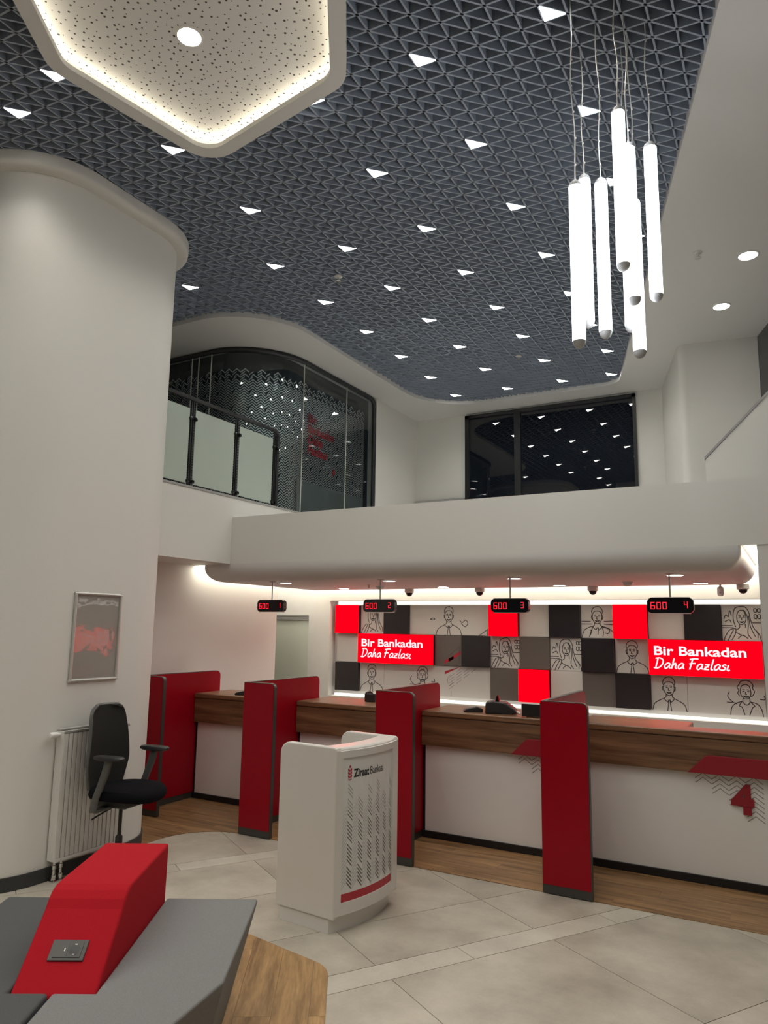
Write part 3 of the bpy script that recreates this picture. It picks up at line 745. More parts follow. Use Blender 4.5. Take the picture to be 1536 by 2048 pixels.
# ================================================================== WALL PANELS AND SIGNS
PX0, PW, PZ0, PH = -5.66, 0.3785, 0.985, 0.386
YB = 8.795
DEP = {'light': 0.03, 'grey': 0.045, 'dark': 0.07, 'red': 0.10}
def strokes_man(dx=0.0, sx=1.0):
    S = [[(.36,.72),(.36,.58),(.42,.47),(.5,.43),(.58,.47),(.64,.58),(.64,.72)], [(.36,.70),(.335,.80),(.39,.91),(.52,.955),(.62,.91),(.665,.81),(.64,.70)],
         [(.37,.73),(.42,.80),(.52,.815),(.6,.79),(.63,.73)], [(.36,.66),(.325,.67),(.335,.58),(.37,.56)], [(.64,.66),(.675,.67),(.665,.58),(.63,.56)],
         [(.42,.655),(.475,.655)], [(.53,.655),(.585,.655)], [(.41,.69),(.475,.70)], [(.525,.70),(.59,.69)], [(.50,.65),(.48,.58),(.525,.57)],
         [(.43,.525),(.5,.485),(.57,.525)], [(.43,.525),(.5,.515),(.57,.525)], [(.42,.47),(.41,.38)], [(.58,.47),(.59,.38)],
         [(.41,.38),(.36,.34),(.455,.24)], [(.455,.24),(.5,.31),(.545,.24)], [(.545,.24),(.64,.34),(.59,.38)],
         [(.47,.30),(.53,.30),(.52,.25),(.555,.0)], [(.47,.30),(.48,.25),(.445,.0)], [(.37,.35),(.2,.27),(.08,.17),(.03,.0)], [(.63,.35),(.8,.27),(.92,.17),(.97,.0)]]
    return [[(0.5+dx+(x-0.5)*sx, y) for x, y in s] for s in S]
def strokes_doctor():
    return strokes_man()[:-4] + [[(.37,.36),(.2,.30),(.08,.2),(.02,0)], [(.63,.36),(.82,.3),(.95,.2),(1.0,.1)], [(.38,.36),(.3,.2),(.25,.03)], [(.28,.24),(.33,.2),(.24,.02)],
        [(.62,.36),(.68,.2),(.66,.03)], [(.64,.34),(.86,.26),(.82,.14),(.72,.16)], [(.47,.3),(.53,.3),(.51,.1)], [(.0,.42),(.36,.42)], [(.7,.5),(1.0,.52)], [(.7,.42),(1.0,.40)], [(.02,.5),(.3,.5)]]
def strokes_long():
    return [[(.40,.72),(.40,.58),(.45,.48),(.52,.45),(.59,.5),(.63,.6),(.62,.74),(.56,.84),(.46,.83),(.40,.72)], [(.47,.95),(.36,.9),(.31,.75),(.31,.55),(.36,.38)],
        [(.47,.95),(.6,.95),(.70,.82),(.74,.6),(.80,.38),(.90,.22),(.90,.08)], [(.58,.86),(.66,.7),(.68,.45),(.66,.2),(.74,.06)], [(.70,.7),(.73,.4),(.84,.12)],
        [(.45,.655),(.50,.66)], [(.55,.66),(.605,.655)], [(.44,.69),(.5,.70)], [(.55,.70),(.61,.69)], [(.53,.65),(.51,.585),(.545,.575)], [(.46,.53),(.52,.50),(.58,.54)], [(.46,.53),(.52,.525),(.58,.54)],
        [(.46,.46),(.45,.36),(.36,.30)], [(.60,.48),(.61,.36)], [(.36,.34),(.2,.30),(.08,.12),(.04,0)], [(.36,.34),(.34,.2),(.24,.02)], [(.30,.31),(.22,.16),(.14,0)],
        [(.36,.24),(.45,.18),(.56,.14)], [(.40,.06),(.52,.16),(.66,.06)], [(.86,.30),(.95,.16),(.98,.0)], [(.0,.42),(.28,.42)], [(.0,.36),(.3,.36)], [(.78,.5),(1.0,.5)],
        [(.06,.6),(.12,.72),(.18,.66),(.22,.84),(.26,.7)], [(.08,.52),(.2,.58),(.25,.5)], [(.84,.62),(.90,.62),(.90,.72),(.84,.72),(.84,.62)], [(.93,.62),(.99,.62),(.99,.72),(.93,.72),(.93,.62)], [(.84,.80),(.90,.80),(.90,.88),(.84,.88),(.84,.80)], [(.93,.80),(.99,.80),(.99,.88),(.93,.88),(.93,.80)]]
def strokes_short():
    return [[(.38,.70),(.38,.58),(.44,.48),(.52,.45),(.6,.5),(.64,.6),(.63,.72)], [(.36,.52),(.31,.6),(.34,.68),(.30,.76),(.36,.84),(.40,.92),(.52,.95),(.62,.93),(.70,.84),(.69,.74),(.73,.66),(.69,.56),(.63,.52)],
        [(.38,.70),(.42,.80),(.52,.84),(.60,.80),(.63,.72)], [(.43,.65),(.485,.655)], [(.55,.655),(.605,.65)], [(.42,.69),(.49,.70)], [(.54,.70),(.61,.69)], [(.52,.65),(.50,.58),(.54,.575)],
        [(.44,.53),(.52,.49),(.59,.535)], [(.44,.53),(.52,.515),(.59,.535)], [(.44,.48),(.42,.38)], [(.60,.5),(.61,.38)], [(.42,.38),(.48,.30),(.56,.30),(.61,.38)], [(.42,.38),(.25,.32),(.14,.2),(.10,0)],
        [(.61,.38),(.78,.33),(.88,.2),(.92,0)], [(.40,.36),(.33,.26),(.40,.22),(.46,.02)], [(.63,.36),(.72,.27),(.66,.22),(.58,.02)], [(.10,.62),(.05,.5),(.16,.36),(.28,.3)], [(.02,.34),(.2,.34)], [(.85,.46),(.98,.46),(.96,.56)]]
def drawing(strokes, fn, parent, wd=0.024, name='line_drawing', m='print_line'):
    mb = MB()
    for s in strokes: mb.ribbon(catmull(s, 5) if len(s) > 3 or True else s, wd, fn)
    return mb.build(name, m, parent)
def panel(c0, c1, row, kind):
    """row 0 is the top one"""
    x0, x1 = PX0+c0*PW+0.002, PX0+(c1+1)*PW-0.002; z1 = PZ0+PH*(3-row)-0.002; z0 = PZ0+PH*(2-row)+0.002
    return x0, x1, z0, z1, YB-DEP[kind]
LAY = [  # (row, first column, last column, kind, print)
 (0,1,1,'light','long2'), (0,2,2,'dark',None), (0,3,5,'light','man_mid'), (0,7,7,'light',None), (0,8,8,'dark',None), (0,9,9,'light','doctor'), (0,11,11,'light',None), (0,12,12,'dark',None), (0,13,13,'light','long'),
 (1,0,0,'light',None), (1,4,4,'grey','bars'), (1,5,5,'dark',None), (1,6,6,'light','long'), (1,7,7,'grey',None), (1,8,8,'light','long'), (1,9,9,'dark',None), (1,10,10,'light','man'),
 (2,0,0,'dark',None), (2,1,1,'light','man'), (2,2,5,'light','woman_arrow'), (2,6,6,'grey',None), (2,8,8,'light',None), (2,9,9,'grey',None), (2,10,10,'dark',None), (2,11,11,'light','man'), (2,12,13,'light','woman'),
 (0,14,14,'light',None), (0,15,15,'dark',None), (0,16,18,'light',None), (1,14,14,'grey',None), (1,15,15,'light',None), (1,19,19,'dark',None), (2,14,16,'light',None), (2,17,17,'dark',None), (2,18,19,'grey',None), (0,19,19,'grey',None)]
for row, c0, c1, kind, pr in LAY:
    x0, x1, z0, z1, yf = panel(c0, c1, row, kind)
    o = MB().box(x0, x1, yf, YB, z0, z1).build('wall_panel', 'tile_'+kind, wb, bevel=0.0015)
    yd = yf-0.0012
    def tf(col, yd=yd, z0=z0, z1=z1): return lambda u, v: (PX0+col*PW+u*PW, yd, z0+v*(z1-z0))
    if pr == 'man': drawing(strokes_man(), tf(c0), o)
    elif pr == 'doctor': drawing(strokes_doctor(), tf(c0), o)
    elif pr in ('long', 'long2'): drawing(strokes_long() if pr == 'long' else strokes_long()[:19], tf(c0), o)
    elif pr == 'man_mid':
        drawing(strokes_man(0.0), tf(4), o)
        drawing([[(-.2,.52),(-.1,.56),(-.02,.53),(-.1,.5),(-.2,.52)], [(.9,.5),(1.0,.42),(1.12,.5),(1.2,.4),(1.1,.28),(.95,.4)], [(1.6,0),(1.9,.2)], [(1.9,0),(1.9,.22)]], tf(4), o)
    elif pr == 'bars':
        mb = MB()
        for (u, v) in ((0.52, 0.10), (0.42, -0.12+0.02), (0.44, -0.26+0.04)):
            pass
        for a in ((.52,.10,.94,.42), (.36,-.14+.18,.70,.26)):
            mb.add([tf(c0)(a[0], a[1]+.02), tf(c0)(a[2], a[3]-.04), tf(c0)(a[2], a[3]+.07), tf(c0)(a[0], a[1]+.13)], [(0,1,2,3)])
        mb.build('red_bar', 'print_red', o)
        drawing([[(.5,.3),(.95,.68)], [(.9,.1),(.9,.6)]], tf(c0), o, 0.01)
    elif pr == 'woman_arrow':
        drawing(strokes_short(), tf(3), o)
        S = []
        for k in range(5):
            b = 0.1+0.16*k
            for i in range(5):
                S.append([(.55+.28*i, b*0.9+.16+.19*i-0.05*k), (.55+.28*i+.19, b*0.9+.16+.19*i+.13-0.05*k)])
        S = [s for s in S if all(0 < y < 1 for x, y in s)] + [[(.5,.42),(.5,.62),(.62,.72)], [(.62,.02),(.62,.2)], [(.55,.35),(.7,.48)]]
        drawing([[(x*0.95, y) for x, y in s] for s in S], tf(4), o, 0.009)
        mb = MB()
        mb.add([tf(4)(.36,.72), tf(4)(.95,1.0), tf(4)(.95,.985), tf(4)(.36,.82)], [(0,1,2,3)]); mb.build('red_bar', 'print_red', o)
    elif pr == 'woman': drawing(strokes_short(), tf(13), o)
# lit red squares and lit signs stand proud of the panels
for row, c, ds in ((0,0,'at the top left corner of the panel wall'), (0,6,'behind the third counter display'), (0,10,'in the top panel row next to the doctor drawing'), (2,7,'low in the bottom panel row above the cash machine')):
    x0, x1, z0, z1, yf = panel(c, c, row, 'red')
    t = tag(empty('light_panel', ((x0+x1)/2, YB, z0)), 'glowing plain red square light panel ' + ds, 'light panel', 'glowing red squares')
    MB().box(x0+0.004, x1-0.004, yf+0.006, YB, z0+0.004, z1-0.004).build('housing', 'lit_side', t)
    MB().box(x0, x1, yf, yf+0.006, z0, z1).build('face', 'lit_red', t)
SCRIPT = {'D': (.78, [[(.10,0),(.17,.97)], [(-.04,.93),(.30,.99),(.62,.78),(.60,.35),(.30,.02),(-.06,.03)]]), 'a': (.58, [[(.46,.46),(.30,.53),(.09,.35),(.07,.09),(.20,.0),(.40,.22),(.48,.5)], [(.48,.5),(.45,.14),(.57,.02)]]),
          'h': (.56, [[(.08,0),(.16,.98)], [(.09,.18),(.28,.50),(.40,.42),(.38,.12),(.50,.0)]]), 'F': (.62, [[(.10,-.04),(.22,.96)], [(-.02,.92),(.30,1.0),(.68,1.0)], [(.0,.50),(.25,.55),(.50,.56)]]),
          'z': (.54, [[(.08,.47),(.44,.50)], [(.44,.50),(.04,.03)], [(.04,.03),(.46,.02)], [(.08,.25),(.40,.27)]]), 'l': (.28, [[(.16,1.02),(.07,.2),(.12,.01),(.24,.05)]]),
          's': (.42, [[(.38,.45),(.22,.53),(.10,.40),(.30,.24),(.26,.05),(.0,.02)]]), 'ı': (.30, [[(.12,.5),(.07,.12),(.14,.0),(.28,.06)]]), ' ': (.34, [])}
def script_word(txt, h, fn, wd):
    mb = MB(); x = 0.0
    for ch in txt:
        adv, st = SCRIPT[ch]
        for s in st:
            mb.ribbon(catmull([((x+a+0.18*b)*h, b*h) for a, b in s], 5), wd, fn)
        x += adv
    return mb
def sign(c0, ds):
    x0, x1, z0, z1, yf = panel(c0, c0+2, 1, 'red')
    t = tag(empty('illuminated_sign', ((x0+x1)/2, YB, z0)), 'glowing red sign with white lettering ' + ds, 'sign', 'glowing red lettered signs')
    MB().box(x0+0.004, x1-0.004, yf+0.006, YB, z0+0.004, z1-0.004).build('housing', 'lit_side', t)
    MB().box(x0, x1, yf, yf+0.006, z0, z1).build('face', 'lit_red', t)
    wv = x1-x0; y = yf-0.0015
    text_mb('Bir Bankadan', 0.137, 0.0032, 0, wv*0.815, lambda u, v: (x0+wv*0.052+u, y, z0+0.218+v)).build('block_lettering', 'lit_white', t)
    script_word('Daha Fazlası', 0.112, lambda u, v: (x0+wv*0.050+u*1.10, y, z0+0.074+v), 0.0135).build('script_lettering', 'lit_white', t)
sign(1, 'on the left of the panel wall')
sign(11, 'on the right of the panel wall')
sign(16, 'beyond the pillar, seen only mirrored in the framed poster')

# ================================================================== SOFFIT FITTINGS
SEG = {'0': 'abcdef', '1': 'bc', '2': 'abged', '3': 'abgcd', '4': 'fgbc', '6': 'afgedc'}
def digit(ch, x, z, wd, h, y, mb):
    t = 0.22*wd
    g = {'a': (0, wd, h-t, h), 'd': (0, wd, 0, t), 'g': (0, wd, h/2-t/2, h/2+t/2), 'f': (0, t, h/2, h), 'b': (wd-t, wd, h/2, h), 'e': (0, t, 0, h/2), 'c': (wd-t, wd, 0, h/2)}
    for sgm in SEG[ch]:
        a, b, c, d = g[sgm]; mb.box(x+a+0.001, x+b-0.001, y-0.002, y, z+c+0.001, z+d-0.001)
YD = 6.638
for k, (xc, num) in enumerate(((-5.172, '1'), (-3.772, '2'), (-2.365, '3'), (-0.948, '4'))):
    t = tag(empty('queue_display', (xc, YD, 2.336)), 'black hanging queue display reading 600 ' + ('and 1, leftmost, before the door passage', 'and 2, between the left sign and the soffit', 'and 3, in front of a glowing red square', 'and 4, rightmost and largest')[k], 'display', 'queue displays over the counters')
    hw = 0.185; zc = 2.065; hh = 0.064
    out = [(xc-hw, zc-hh*0.55), (xc-hw+0.012, zc-hh*0.85), (xc-hw+0.03, zc-hh), (xc+hw-0.03, zc-hh), (xc+hw-0.012, zc-hh*0.85), (xc+hw, zc-hh*0.55),
           (xc+hw, zc+hh*0.55), (xc+hw-0.012, zc+hh*0.85), (xc+hw-0.03, zc+hh), (xc-hw+0.03, zc+hh), (xc-hw+0.012, zc+hh*0.85), (xc-hw, zc+hh*0.55)]
    MB().prism(out, YD-0.028, YD+0.028, 'y').build('body', 'black_gloss', t, smooth=False)
    mb = MB().box(xc-hw+0.03, xc+hw-0.03, YD-0.031, YD+0.031, zc+hh, zc+hh+0.005).box(xc-hw+0.03, xc+hw-0.03, YD-0.031, YD+0.031, zc-hh-0.005, zc-hh)
    mb.build('rim', 'alu', t)
    mb = MB()
    for i, ch in enumerate('600'): digit(ch, xc-hw+0.028+0.048*i, zc-0.033, 0.036, 0.062, YD-0.028, mb)
    mb.build('number_digits', 'led', t)
    mb = MB(); digit(num, xc+hw-0.075, zc-0.024, 0.030, 0.056, YD-0.028, mb); mb.build('counter_digit', 'led', t)
    MB().tube([(xc, YD, zc+hh+0.004), (xc, YD, 2.33)], 0.0075, 10).build('pole', 'grey_plastic', t, smooth=True)
    MB().lathe([(0.036, 0.0), (0.036, -0.004), (0.012, -0.010)], (xc, YD, 2.336), 18).build('flange', 'grey_plastic', t, smooth=True)
for k, (x, ds) in enumerate(((-4.33, 'leftmost, beside the second display'), (-3.37, 'between the second and third displays'), (-2.01, 'between the third and fourth displays'), (-0.49, 'rightmost, beside the pillar'))):
    y = 8.37
    t = tag(empty('dome_camera', (x, y, 2.336)), 'white dome camera on the soffit edge, ' + ds, 'camera', 'dome cameras on the soffit')
    MB().lathe([(0.058, 0.0), (0.060, -0.012), (0.060, -0.046), (0.052, -0.052)], (x, y, 2.336), 24).build('housing', 'white_plastic', t, smooth=True)
    MB().lathe([(0.044, -0.050), (0.042, -0.066), (0.032, -0.084), (0.016, -0.094), (0.002, -0.096)], (x, y, 2.336), 20).build('dome', 'black_gloss', t, smooth=True)
for x, y, ds in ((-1.50, 7.70, 'right of the third display'), (-4.38, 7.70, 'behind the second display')):
    t = tag(empty('smoke_detector', (x, y, 2.336)), 'small white smoke detector on the soffit ' + ds, 'detector')
    MB().lathe([(0.055, 0.0), (0.055, -0.012)], (x, y, 2.336), 20).build('base', 'white_plastic', t, smooth=True)
    MB().lathe([(0.046, -0.012), (0.046, -0.028), (0.034, -0.040), (0.010, -0.044)], (x, y, 2.336), 20).build('chamber', 'white_plastic', t, smooth=True)
t = tag(empty('motion_sensor', (-0.70, 8.36, 2.336)), 'small white motion sensor hanging beside the rightmost dome camera', 'sensor')
MB().lathe([(0.010, 0.0), (0.010, -0.02), (0.030, -0.03), (0.032, -0.05), (0.032, -0.10), (0.024, -0.115), (0.004, -0.12)], (-0.70, 8.36, 2.336), 16).build('body', 'white_plastic', t, smooth=True)
MB().lathe([(0.010, 0), (0.010, 0.004)], (-0.70, 8.326, 2.336-0.085), 10, 'y').build('lens', 'grey_plastic', t)
t = tag(empty('sprinkler', (-4.37, 7.42, 2.336)), 'tiny sprinkler on the soffit left of the second display', 'sprinkler')
MB().lathe([(0.02, 0.0), (0.018, -0.006), (0.008, -0.01), (0.008, -0.035)], (-4.37, 7.42, 2.336), 12).build('rose', 'white_plastic', t)
MB().lathe([(0.006, -0.035), (0.017, -0.038), (0.017, -0.04), (0.004, -0.044)], (-4.37, 7.42, 2.336), 12).build('deflector', 'steel', t)

# ================================================================== COUNTERS AND PARTITIONS
UN = [(-5.835, -4.515), (-4.465, -3.115), (-3.065, -1.72), (-1.67, -0.25)]
UL = ['far left', 'second from left, behind the grey desk', 'third from left with card terminal and cash machine on top', 'nearest, marked with a red number four']
for k, (a, b) in enumerate(UN):
    t = tag(empty('teller_counter', ((a+b)/2, 6.4, 0.004)), 'walnut topped white teller counter, ' + UL[k], 'counter', 'teller counters')
    box_obj('front_panel', 'counter_white', a+0.02, b-0.004, 6.24, 6.26, 0.062, 0.80, t)
    box_obj('carcass', 'counter_white', a+0.02, b-0.004, 6.26, 6.42, 0.062, 1.05, t)
    box_obj('plinth', 'black', a+0.002, b-0.002, 6.222, 6.42, 0.005, 0.062, t)
    box_obj('gap_shade', 'black', a, a+0.018, 6.235, 6.42, 0.062, 0.80, t)  # black strip painted in for the shade of the recess beside the partition
    MB().box(a, b, 6.195, 6.24, 0.80, 1.052).build('fascia', 'walnut', t, bevel=0.003)
    top = [(a, 6.185), (b, 6.185), (b, 6.44), (a+0.84, 6.44), (a+0.84, 6.78), (a, 6.78)]
    MB().prism(top, 1.055, 1.105).build('worktop', 'walnut', t, bevel=0.012, seg=3)
    box_obj('end_panel', 'counter_white', a+0.02, a+0.04, 6.42, 6.76, 0.062, 1.054, t)
    if k == 3: box_obj('end_board', 'black', b, b+0.02, 6.20, 6.44, 0.005, 1.04, t)
    MB().prism([(a+0.855, 0.80), (b-0.001, 0.80), (b-0.001, 0.935), (a+1.02, 0.935), (a+0.985, 0.928)], 6.178, 6.195, 'y').build('red_plate', 'red_sign', t, bevel=0.002)
    mb = MB()
    for col_ in range(4):
        for r_ in range(9):
            u = a+0.90+0.115*col_; zz = 0.785-0.034*r_
            lim = 1+col_*2.4
            if r_ > lim or u+0.115 > b: continue
            mb.ribbon([(u, zz-0.030), (u+0.055, zz+0.012), (u+0.115, zz-0.030)], 0.0065, lambda p, q: (p, 6.2388, min(q, 0.799)))
    tag(mb.build('chevron_print', 'print_fade', t), kind='stuff')
    if k in (2, 3, 0, 1):
        x_n = a+1.14
        tm = text_mb(str(k+1), 0.27, 0.014, 0, 0.155, lambda u, v: (x_n+u, 6.2375, 0.545+v))
        base = list(tm.v); nf = list(tm.f); n = len(base)
        tm.add([(x, 6.226, z) for x, y, z in base], nf)
        o = tm.build('counter_number', 'red_sign', t)
        sol = o.modifiers.new('thickness', 'SOLIDIFY'); sol.thickness = 0.006
PL = [(-5.88, 'at the far left beside the column'), (-4.51, 'second from the left'), (-3.11, 'third from the left behind the grey desk'), (-1.715, 'nearest, beside the number four counter')]
ZP = 1.330
for k, (xl, ds) in enumerate(PL):
    t = tag(empty('privacy_partition', (xl, 5.44, 0.004)), 'dark red privacy partition with dark edges, ' + ds, 'partition', 'red privacy partitions')
    xr = xl+0.35; yb = 6.60
    fo = rrect(xl, xr, 0.0055, ZP, (0.004, 0.045, 0.006, 0.004), 6)
    f = MB().prism(fo, 5.425, 5.463, 'y').build('front_core', 'trim', t)
    fi = rrect(xl+0.003, xr-0.007, 0.065, ZP-0.006, (0.002, 0.04, 0.004, 0.002), 6)
    MB().prism(fi, 5.4215, 5.425, 'y').build('front_sheet', 'red_panel', f); MB().prism(fi, 5.463, 5.4665, 'y').build('front_sheet', 'red_panel', f)
    prof = [(5.467, 0.0055), (yb, 0.0055)] + [(yb-0.06+0.06*math.cos(math.radians(q)), ZP-0.06+0.06*math.sin(math.radians(q))) for q in range(0, 91, 15)] + [(5.467, ZP)]
    s_ = MB().prism(prof, xl, xl+0.038, 'x').build('side_core', 'trim', t)
    pin = [(5.47, 0.065), (yb-0.006, 0.065)] + [(yb-0.062+0.056*math.cos(math.radians(q)), ZP-0.062+0.056*math.sin(math.radians(q))) for q in range(0, 91, 15)] + [(5.47, ZP-0.006)]
    MB().prism(pin, xl+0.038, xl+0.0415, 'x').build('side_sheet', 'red_panel', s_); MB().prism(pin, xl-0.0035, xl, 'x').build('side_sheet', 'red_panel', s_)

# ---- things on the counters ---------------------------------------------
ZT = 1.105
def terminal(x, y, rz, label):
    t = tag(empty('card_terminal', (x, y, ZT), rz), label, 'card terminal', 'card terminals on the counters')
    prof = [(-0.085, 0.0), (0.08, 0.0), (0.085, 0.030), (0.03, 0.048), (-0.07, 0.028), (-0.088, 0.016)]
    MB().prism(prof, -0.038, 0.038, 'y').build('body', 'black_soft', t, bevel=0.006, world=False)
    MB().add([(0.03, -0.028, 0.0488), (0.078, -0.028, 0.0330), (0.078, 0.028, 0.0330), (0.03, 0.028, 0.0488)], [(0, 1, 2, 3)]).build('screen', 'black_gloss', t, world=False)
    mb = MB()
    for i in range(4):
        for j in range(3): mb.box(-0.055+0.02*i, -0.041+0.02*i, -0.026+0.02*j, -0.012+0.02*j, 0.030+0.004*i, 0.036+0.004*i)
    mb.build('keypad', 'grey_plastic', t, world=False)
terminal(-2.62, 6.34, 0.55, 'slim black card terminal left of the cash machine')
terminal(-5.27, 6.33, 0.45, 'slim black card terminal on the far left counter')
t = tag(empty('banknote_counter', (-2.385, 6.40, ZT), 0.30), 'black banknote counting machine with red keypad and two prongs', 'cash machine')
prof = [(-0.13, 0.0), (0.10, 0.0), (0.15, 0.018), (0.13, 0.045), (0.045, 0.098), (-0.06, 0.108), (-0.125, 0.095)]
MB().prism(prof, -0.095, 0.095, 'y').build('body', 'black_soft', t, bevel=0.010, world=False)
mb = MB().add([(0.050, -0.075, 0.0975), (0.126, -0.075, 0.0500), (0.126, 0.075, 0.0500), (0.050, 0.075, 0.0975)], [(0, 1, 2, 3)]); mb.build('keypad_plate', 'lit_side', t, world=False)
mb = MB()
for i in range(3):
    for j in range(5):
        u = 0.062+0.02*i; zz = 0.0975-(u-0.05)*0.625; mb.box(u-0.006, u+0.006, -0.062+0.027*j, -0.044+0.027*j, zz, zz+0.005)
mb.build('keys', 'red_sign', t, world=False)
for dy in (-0.045, 0.035): MB().loft([[(-0.045, dy-0.012, 0.100), (-0.005, dy-0.012, 0.100), (-0.005, dy+0.012, 0.100), (-0.045, dy+0.012, 0.100)], [(-0.028, dy-0.006, 0.155), (-0.018, dy-0.006, 0.155), (-0.018, dy+0.006, 0.155), (-0.028, dy+0.006, 0.155)]]).build('prong', 'black_gloss', t, world=False)
for dy in (-0.04, 0.0, 0.04): MB().tube([(0.14, dy, 0.02), (0.175, dy, 0.004)], 0.006, 6).build('feed_finger', 'white_plastic', t, world=False)
t = tag(empty('customer_screen', (-2.045, 6.27, ZT)), 'small black screen with pale edge beside the nearest partition', 'screen')
MB().box(-2.145, -1.945, 6.262, 6.288, ZT+0.004, 1.218).build('housing', 'white_plastic', t, bevel=0.003)
MB().box(-2.138, -1.945, 6.256, 6.263, ZT+0.008, 1.214).build('screen', 'black_gloss', t)
MB().box(-2.10, -1.99, 6.265, 6.33, ZT, ZT+0.006).build('foot', 'black_soft', t)
t = tag(empty('desk_phone', (-3.80, 6.58, ZT)), 'black desk phone half hidden by the third partition', 'phone')
MB().prism([(6.52, ZT), (6.65, ZT), (6.65, ZT+0.05), (6.53, ZT+0.085), (6.52, ZT+0.075)], -3.87, -3.75, 'x').build('body', 'black_soft', t, bevel=0.006)
MB().tube([(-3.86, 6.54, ZT+0.075), (-3.86, 6.60, ZT+0.09), (-3.86, 6.65, ZT+0.07)], 0.016, 8).build('handset', 'black_gloss', t, smooth=True)

# ================================================================== WELCOME DESK
kd = tag(empty('welcome_desk', (-2.62, 4.06, 0.0), math.radians(84.5)), 'curved pale grey welcome desk with logo and chevron print', 'desk')
UA, UB, BK = -0.03, 0.655, 0.43
def yf(u, bulge=0.062, base=-0.030):
    t = (u-UA)/(UB-UA); return base - bulge*4*t*(1-t)
us = [UA+(UB-UA)*i/16 for i in range(17)]
body = [(u, yf(u)) for u in us] + [(u, yf(u)+0.15) for u in reversed(us)]
MB().prism(body, 0.085, 1.092).build('body', 'kiosk', kd, bevel=0.022, seg=3, world=False, angle=0.9)
for ua in (UA-0.006, UB-0.046):
    yw = yf(UA)-0.016
    pr_ = [(yw, 0.085), (BK, 0.085)] + [(BK-0.075+0.075*math.cos(math.radians(a)), 1.095-0.075+0.075*math.sin(math.radians(a))) for a in range(0, 91, 10)] + [(yw+0.02, 1.095), (yw+0.006, 1.089), (yw, 1.075)]
    MB().prism(pr_, ua, ua+0.052, 'x').build('side_wall', 'kiosk', kd, bevel=0.010, seg=3, world=False, angle=0.9)
bs = [(u*0.94+0.005, yf(u)+0.03) for u in us] + [(UB*0.94+0.005, BK-0.03), (UA*0.94+0.005, BK-0.03)]
MB().prism(bs, 0.0, 0.086).build('base', 'kiosk', kd, world=False)
MB().prism([(UA+0.05, 0.10), (UB-0.05, 0.10), (UB-0.05, BK-0.03), (UA+0.05, BK-0.03)], 0.80, 0.82).build('shelf', 'kiosk', kd, world=False)
def strip(name, m, u0, u1, z0, z1, o0, o1, parent=kd, bevel=0.0):
    n = 12; R = []
    A = [(u0+(u1-u0)*i/n) for i in range(n+1)]
    poly = [(u, yf(u)-o0) for u in A] + [(u, yf(u)-o1) for u in reversed(A)]
    return MB().prism(poly, z0, z1).build(name, m, parent, world=False, bevel=bevel)
PA, PB, QZ0, QZ1 = 0.018, 0.545, 0.175, 1.030
strip('front_panel', 'kiosk_panel', PA, PB, QZ0, QZ1, 0.0, 0.004)
strip('frame_stile', 'kiosk', UA+0.004, PA, 0.105, 1.072, 0.0, 0.014)
strip('frame_stile', 'kiosk', PB, UB-0.004, 0.105, 1.072, 0.0, 0.014)
strip('frame_rail', 'kiosk', PA, PB, QZ1, 1.072, 0.0, 0.014)
strip('frame_rail', 'kiosk', PA, PB, 0.105, QZ0, 0.0, 0.014)
strip('red_band', 'print_red', PA, PB, QZ0, QZ0+0.047, 0.004, 0.0052)
def kf(u, v): return (u, yf(u)-0.0052, v)
mb1, mb2 = MB(), MB()
per = (PB-PA)/6.0
random.seed(3)
for c in range(7):
    u0 = PA + per*(c-0.5); z = QZ0+0.062; r_ = 0
    top = 0.80 + 0.03*math.sin(c*2.1)
    while z < top:
        f = (z-QZ0)/(top-QZ0); th = 0.0115*(1-0.5*f)
        mb = mb1 if f < 0.78 else mb2
        if r_ % 6 != 5:
            a, b = max(PA+0.004, u0+0.02*per), min(PB-0.004, u0+0.46*per)
            if b-a > 0.008:
                za = z+0.045-0.045*((a-u0)/(0.46*per)); zb = z+0.045-0.045*((b-u0)/(0.46*per))
                mb.add([kf(a, za), kf(b, zb), kf(b, zb+th), kf(a, za+th)], [(0, 1, 2, 3)])
        a, b = max(PA+0.004, u0+0.50*per), min(PB-0.004, u0+0.98*per)
        if b-a > 0.008 and f < 0.85:
            g = 0.052/(0.48*per); za = z+(a-u0-0.5*per)*g; zb = z+(b-u0-0.5*per)*g; tt = 0.0040*(1-0.5*f)
            mb2.add([kf(a, za), kf(b, zb), kf(b, zb+tt), kf(a, za+tt)], [(0, 1, 2, 3)])
        z += 0.0225; r_ += 1
tag(mb1.build('chevron_print', 'print_grey', kd, world=False), kind='stuff'); tag(mb2.build('chevron_print', 'print_fade', kd, world=False), kind='stuff')
text_mb('Ziraat', 0.070, 0.0026, 0, 0.140, lambda u, v: kf(0.105+u, 0.905+v)).build('logo_lettering', 'print_black', kd, world=False)
text_mb('Bankası', 0.070, 0.0004, 0, 0.150, lambda u, v: kf(0.256+u, 0.905+v)).build('logo_lettering', 'print_black', kd, world=False)
mb = MB(); ec = 0.076   # ear of wheat: stacked leaf pairs in an oval
for i in range(3):
    z = 0.898+0.020*i
    for s_ in (-1, 1):
        mb.add([kf(ec+s_*0.001, z), kf(ec+s_*0.016, z+0.012), kf(ec+s_*0.015, z+0.026), kf(ec+s_*0.001, z+0.014)], [(0, 1, 2, 3)])
mb.add([kf(ec, 0.962), kf(ec+0.008, 0.971), kf(ec, 0.984), kf(ec-0.008, 0.971)], [(0, 1, 2, 3)])
for s_ in (-1, 1): mb.add([kf(ec+s_*0.001, 0.886), kf(ec+s_*0.010, 0.892), kf(ec+s_*0.015, 0.903), kf(ec+s_*0.001, 0.892)], [(0, 1, 2, 3)])
mb.build('logo_emblem', 'print_red', kd, world=False)

